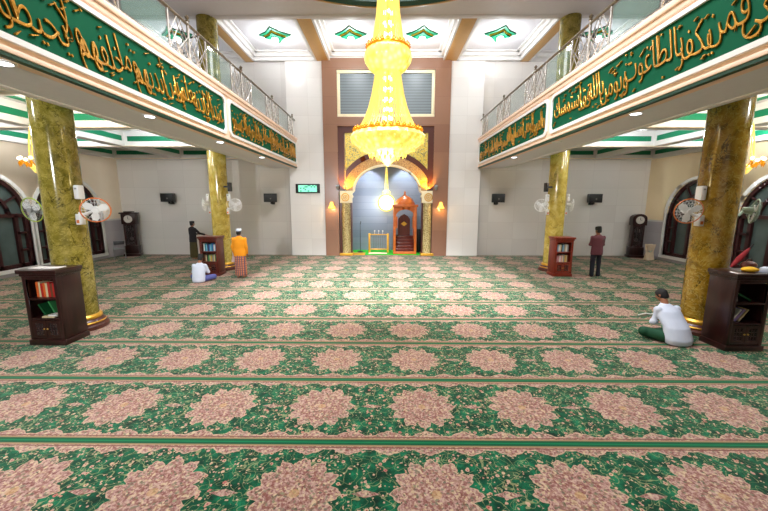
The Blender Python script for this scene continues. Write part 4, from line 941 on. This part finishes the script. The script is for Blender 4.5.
# ------------------------------------------------------------------ people
I3 = Matrix.Identity(3)
def fuse(name, mb, m, parent, vox=.009, sm=6):
    bm = mb.b; bmesh.ops.recalc_face_normals(bm, faces=bm.faces)
    me = bpy.data.meshes.new(name); bm.to_mesh(me); bm.free(); o = bpy.data.objects.new(name, me); C.objects.link(o)
    md = o.modifiers.new('r', 'REMESH'); md.mode = 'VOXEL'; md.voxel_size = vox
    s_ = o.modifiers.new('s', 'SMOOTH'); s_.iterations = sm; s_.factor = .5
    evalmesh(o, name); o.data.materials.clear(); o.data.materials.append(M[m]); o.data.shade_smooth()
    if parent: o.parent = parent
    return o
def ysec(c, rx, ry): return (c, rx, ry, I3)
def limb(mb, pts, rad, seg=12): mb.tube(pts, rad, seg); [mb.ball(p, r*.99, 10) for p, r in zip(pts, rad)]
def hand(mb, wrist, d, side, up=Vector((0, 0, 1)), curl=.5):
    """palm and five fingers; d direction of the fingers, side: towards the thumb"""
    d = Vector(d).normalized(); th = (Vector(side)-d*Vector(side).dot(d)).normalized(); nrm = d.cross(th).normalized(); wv = Vector(wrist)
    fr = Matrix((th, nrm, d)).transposed()
    mb.loft([(wv, .024, .018, fr), (wv+d*.04, .036, .017, fr), (wv+d*.085, .038, .015, fr), (wv+d*.095, .034, .012, fr)], 12)
    for k, (o_, L) in enumerate(((.027, .066), (.010, .074), (-.008, .069), (-.025, .054))):
        b = wv+d*.085+th*o_; p1 = b+d*L*.5-nrm*L*.12*curl; p2 = p1+(d*.75-nrm*curl).normalized()*L*.5
        mb.tube([b-d*.02, b, p1, p2], [.0088, .0088, .008, .0065], 8); mb.ball(p2, .0068, 6)
    b = wv+d*.03+th*.026; p1 = b+(th*.8+d*.6).normalized()*.035; p2 = p1+(d*.9+th*.15-nrm*curl*.4).normalized()*.032
    mb.tube([b-th*.02, b, p1, p2], [.011, .011, .010, .008], 8); mb.ball(p2, .008, 6)
def head(mb, c, f, up=Vector((0, 0, 1)), s=1):
    """c centre of the head, f facing"""
    f = Vector(f).normalized(); up = (Vector(up)-f*Vector(up).dot(f)).normalized(); rt = f.cross(up); c = Vector(c)
    fr = Matrix((rt, f, up)).transposed()
    for (z, y, rx, ry) in (): pass
    secs = [(-.115, .02, .03, .035), (-.10, .022, .05, .06), (-.07, .015, .062, .078), (-.03, .005, .072, .09), (.02, 0, .078, .098), (.06, -.005, .076, .096), (.09, -.008, .062, .078), (.112, -.01, .038, .048), (.12, -.01, .012, .015)]
    mb.loft([(c+fr @ Vector((0, y*s, z*s)), rx*s, ry*s, fr) for z, y, rx, ry in secs], 20)
    P = lambda x, y, z: c+fr @ Vector((x*s, y*s, z*s))
    mb.tube([P(0, .09, .02), P(0, .112, -.022), P(0, .098, -.035)], [.009, .015, .012], 8)        # nose
    mb.tube([P(-.022, .089, -.06), P(0, .096, -.06), P(.022, .089, -.06)], .007, 6)                # lips
    for e in (-1, 1):
        mb.loft([(P(e*.076, -.005, .02), .012, .02, fr), (P(e*.082, -.012, .0), .012, .022, fr), (P(e*.078, -.005, -.03), .008, .012, fr)], 8)
        mb.ball(P(e*.03, .082, .015), .012*s, 8)
    return fr
def cap_and_hair(t, c, fr, kind, m, s=1):
    P = lambda x, y, z: Vector(c)+fr @ Vector((x*s, y*s, z*s))
    hb = MB(); hb.loft([(P(0, -.04, -.085), .055, .05, fr), (P(0, -.03, -.05), .072, .076, fr), (P(0, -.016, -.02), .079, .092, fr), (P(0, -.014, .03), .083, .1, fr), (P(0, -.012, .075), .076, .094, fr), (P(0, -.012, .105), .055, .07, fr), (P(0, -.012, .125), .02, .025, fr)], 20)
    obj('hair', hb, 'hair', t)
    if kind:
        k = MB(); h = .10 if kind == 'tall' else .075
        k.loft([(P(0, -.008, .05), .088, .108, fr), (P(0, -.01, .05+h*.6), .086, .104, fr), (P(0, -.01, .05+h), .078, .094, fr), (P(0, -.01, .055+h), .06, .075, fr)], 24)
        obj('cap', k, m, t)
def standing(name, label, loc, rz, sc_, shirt, lower, lowkind, cap, capm, arms, look=(0, 1, 0), wide=1.0):
    """local +y is the way the person faces"""
    t = thing(name, label, 'person', loc, rz); t.scale = (sc_,)*3
    b = MB()
    b.loft([ysec((0, 0, .82), .14*wide, .10), ysec((0, 0, .92), .165*wide, .115), ysec((0, .0, 1.05), .145*wide, .10), ysec((0, -.005, 1.22), .165*wide, .11), ysec((0, -.01, 1.36), .185*wide, .10), ysec((0, -.005, 1.43), .12, .075), ysec((0, .0, 1.46), .06, .06)], 20)
    b.tube([(0, -.01, 1.42), (0, .01, 1.54)], [.058, .052], 12)
    hc = (0, .025, 1.60); fr = head(b, hc, look, s=.95)
    for s in (-1, 1):
        limb(b, [(s*.09, 0, .88), (s*.10, .015, .5), (s*.10, -.01, .09)], [.085, .055, .037])
        b.loft([((s*.10, -.05, .04), .03, .035, Matrix.Rotation(-PI/2, 3, 'X')), ((s*.10, .03, .045), .036, .04, Matrix.Rotation(-PI/2, 3, 'X')), ((s*.11, .13, .025), .042, .022, Matrix.Rotation(-PI/2, 3, 'X')), ((s*.11, .19, .018), .03, .014, Matrix.Rotation(-PI/2, 3, 'X'))], 12)
        sh, el, wr, hd, sd = arms[0 if s < 0 else 1]
        limb(b, [sh, el, wr], [.052, .04, .027]); hand(b, wr, hd, sd)
    fuse('body', b, 'skin', t, .008, 3)
    c = MB()
    c.loft([ysec((0, 0, .78), .185*wide, .135), ysec((0, 0, .9), .185*wide, .132), ysec((0, 0, 1.05), .172*wide, .122), ysec((0, -.005, 1.22), .188*wide, .128), ysec((0, -.012, 1.36), .20*wide, .115), ysec((0, -.01, 1.43), .14, .09), ysec((0, 0, 1.475), .068, .066)], 24)
    for s in (-1, 1):
        sh, el, wr, hd, sd = arms[0 if s < 0 else 1]; w0 = Vector(el).lerp(Vector(wr), .93)
        limb(c, [sh, el, tuple(w0)], [.068, .054, .042])
    fuse('shirt', c, shirt, t, .012, 4)
    if lowkind == 'sarong':
        q = MB(); fold = lambda a, z: 1+.03*math.sin(7*a+z*3)*(1.0 if z < .7 else .3)
        q.lathe([(.17, .9), (.185, .8), (.2, .5), (.205, .2), (.2, .09), (.19, .085), (.17, .5), (.15, .9)], seg=48, wob=lambda a, z: fold(a, z)*(1 if abs(math.cos(a)) > .99 else (1/math.sqrt(math.cos(a)**2+(math.sin(a)/.72)**2)))); obj('sarong', q, lower, t)
    else:
        q = MB()
        q.loft([ysec((0, 0, .95), .16, .12), ysec((0, 0, .85), .175, .125), ysec((0, 0, .76), .17, .115)], 20)
        for s in (-1, 1): limb(q, [(s*.092, 0, .84), (s*.105, .01, .5), (s*.11, -.005, .07)], [.098, .08, .072])
        fuse('trousers', q, lower, t, .012, 4)
    cap_and_hair(t, hc, fr, cap, capm, .95)
    return t
# arm = shoulder, elbow, wrist, hand direction, thumb side
down = [((-.20, 0, 1.37), (-.245, -.02, 1.10), (-.23, .06, .86), (0, .25, -1), (.6, .6, 0)), ((.20, 0, 1.37), (.245, -.02, 1.10), (.235, .05, .86), (0, .25, -1), (-.6, .6, 0))]
fold = [((-.19, 0, 1.37), (-.225, .04, 1.12), (-.04, .19, 1.10), (1, .1, 0), (0, 0, 1)), ((.19, 0, 1.37), (.225, .04, 1.12), (.04, .2, 1.14), (-1, .1, 0), (0, 0, 1))]
reach = [((-.19, 0, 1.37), (-.22, .08, 1.13), (-.05, .25, 1.12), (.8, .4, 0), (0, 0, 1)), ((.19, 0, 1.37), (.28, .16, 1.17), (.26, .40, 1.10), (0, 1, -.2), (-1, 0, .2))]
t = standing('person', 'person in black jacket and olive sarong near the back wall behind the far left bookcase', (-8.62, 14.86, 0), -.55, .985, 'black_cloth', 'olive_cloth', 'sarong', 'round', 'hair', reach, wide=1.12)
t = standing('person', 'person in orange jacket, plaid sarong and white cap standing by the far left column', (-4.92, 11.12, 0), 0, .955, 'orange_cloth', 'plaid', 'sarong', 'round', 'white_cloth', down, wide=1.18)
o = obj('paper_sheet', MB().box(-.10, .10, -.006, .006, -.17, .07, rot=Matrix.Rotation(.25, 4, 'Y')), 'pink_paper'); o.location = (-5.17, 11.28, .66); tag(o, 'pale pink paper held in the left hand of the person in orange', 'paper')
t = standing('person', 'person in a maroon shirt, dark trousers and black cap praying at the right', (7.14, 11.45, 0), .0, .99, 'maroon_cloth', 'navy_cloth', 'trousers', 'tall', 'hair', fold, look=(-.35, 1, -.2), wide=1.08)
def seated(label, loc, rz, shirt, lower, cap, capm, sc_=1, look=(0, 1, -.5), lean=.12, k=1.0):
    t = thing('person', label, 'person', loc, rz); t.scale = (sc_,)*3
    b = MB(); c = MB(); q = MB()
    L = lambda z: lean*(z-.1)/.5*1.0
    b.loft([ysec((0, 0, .04), .15, .12), ysec((0, .0, .14), .17, .13), ysec((0, L(.3)*.6, .3), .15, .11), ysec((0, L(.45), .45), .165, .11), ysec((0, L(.56), .56), .175, .10), ysec((0, L(.62), .63), .11, .075), ysec((0, L(.66), .66), .06, .06)], 20)
    nk = Vector((0, L(.64), .63)); b.tube([nk, nk+Vector((0, .05, .11))], [.058, .052], 12)
    hc = nk+Vector((0, .10, .165)); fr = head(b, hc, look, s=.95)
    cl_ = [ysec((0, -.01, .015), .20*k, .15), ysec((0, -.005, .1), .22*k, .165), ysec((0, L(.3)*.55, .3), .21*k, .15), ysec((0, L(.45)*.95, .45), .215*k, .145), ysec((0, L(.55)*.95, .55), .205*k, .125), ysec((0, L(.62), .625), .13, .085), ysec((0, L(.66), .665), .068, .066)]
    c.loft(cl_, 24)
    for s in (-1, 1):
        hip = (s*.10, .02, .11); kn = (s*.36, .34, .13); an = (-s*.10, .36 if s < 0 else .44, .06)
        limb(b, [hip, kn, an], [.085, .055, .038]); limb(q, [hip, kn, tuple(Vector(kn).lerp(Vector(an), .85))], [.115, .095, .07])
        b.tube([an, (-s*.2, an[1]+.02, .04), (-s*.24, an[1]+.03, .035)], [.036, .036, .02], 10)
        sh = (s*.19, L(.56), .56); el = (s*.26, L(.4)+.1, .33); wr = (s*.11, .36, .30)
        limb(b, [sh, el, wr], [.052, .04, .027]); hand(b, wr, (-s*.35, .8, .1), (0, .2, 1) if True else 0, curl=.8)
        limb(c, [sh, el, tuple(Vector(el).lerp(Vector(wr), .9))], [.072, .06, .046])
    q.loft([ysec((0, .02, .02), .19, .15), ysec((0, .03, .10), .2, .16), ysec((0, .03, .16), .17, .13)], 20); q.loft([ysec((0, .25, .02), .25, .16), ysec((0, .25, .10), .22, .14), ysec((0, .25, .13), .15, .1)], 20)
    fuse('body', b, 'skin', t, .008, 3); fuse('shirt', c, shirt, t, .012, 5); fuse('sarong', q, lower, t, .014, 6)
    cap_and_hair(t, hc, fr, cap, capm, .95)
    return t
seated('person in white shirt and black cap sitting before the far left bookcase', (-5.97, 10.42, 0), .05, 'white_cloth', 'blue_cloth', 'tall', 'hair', .92)
pr_ = seated('person in white shirt and dark green sarong sitting reading by the near right column', (5.22, 5.80, 0), .12, 'white_cloth', 'green_cloth', None, None, 1.0, look=(-.35, 1, -.6), lean=.30, k=1.1)
def open_book(root, loc, label, s=1):
    o = thing('open_book', label, 'book'); o.matrix_basis = root.matrix_basis @ Matrix.Translation(loc) @ Matrix.Rotation(-.5, 4, 'X')
    for sg in (-1, 1): obj('page_block', MB().box(min(0, sg*.11*s), max(0, sg*.11*s), -.015, .19*s-.015, 0, .018, rot=Matrix.Rotation(-sg*.2, 4, 'Y')), 'paper', o)
    obj('spine', MB().cyl((0, -.015, 0), (0, .17*s, 0), .01, seg=8), 'book_dark green', o)
open_book(pr_, (0, .60, .36), 'open white book held by the person reading by the near right column')
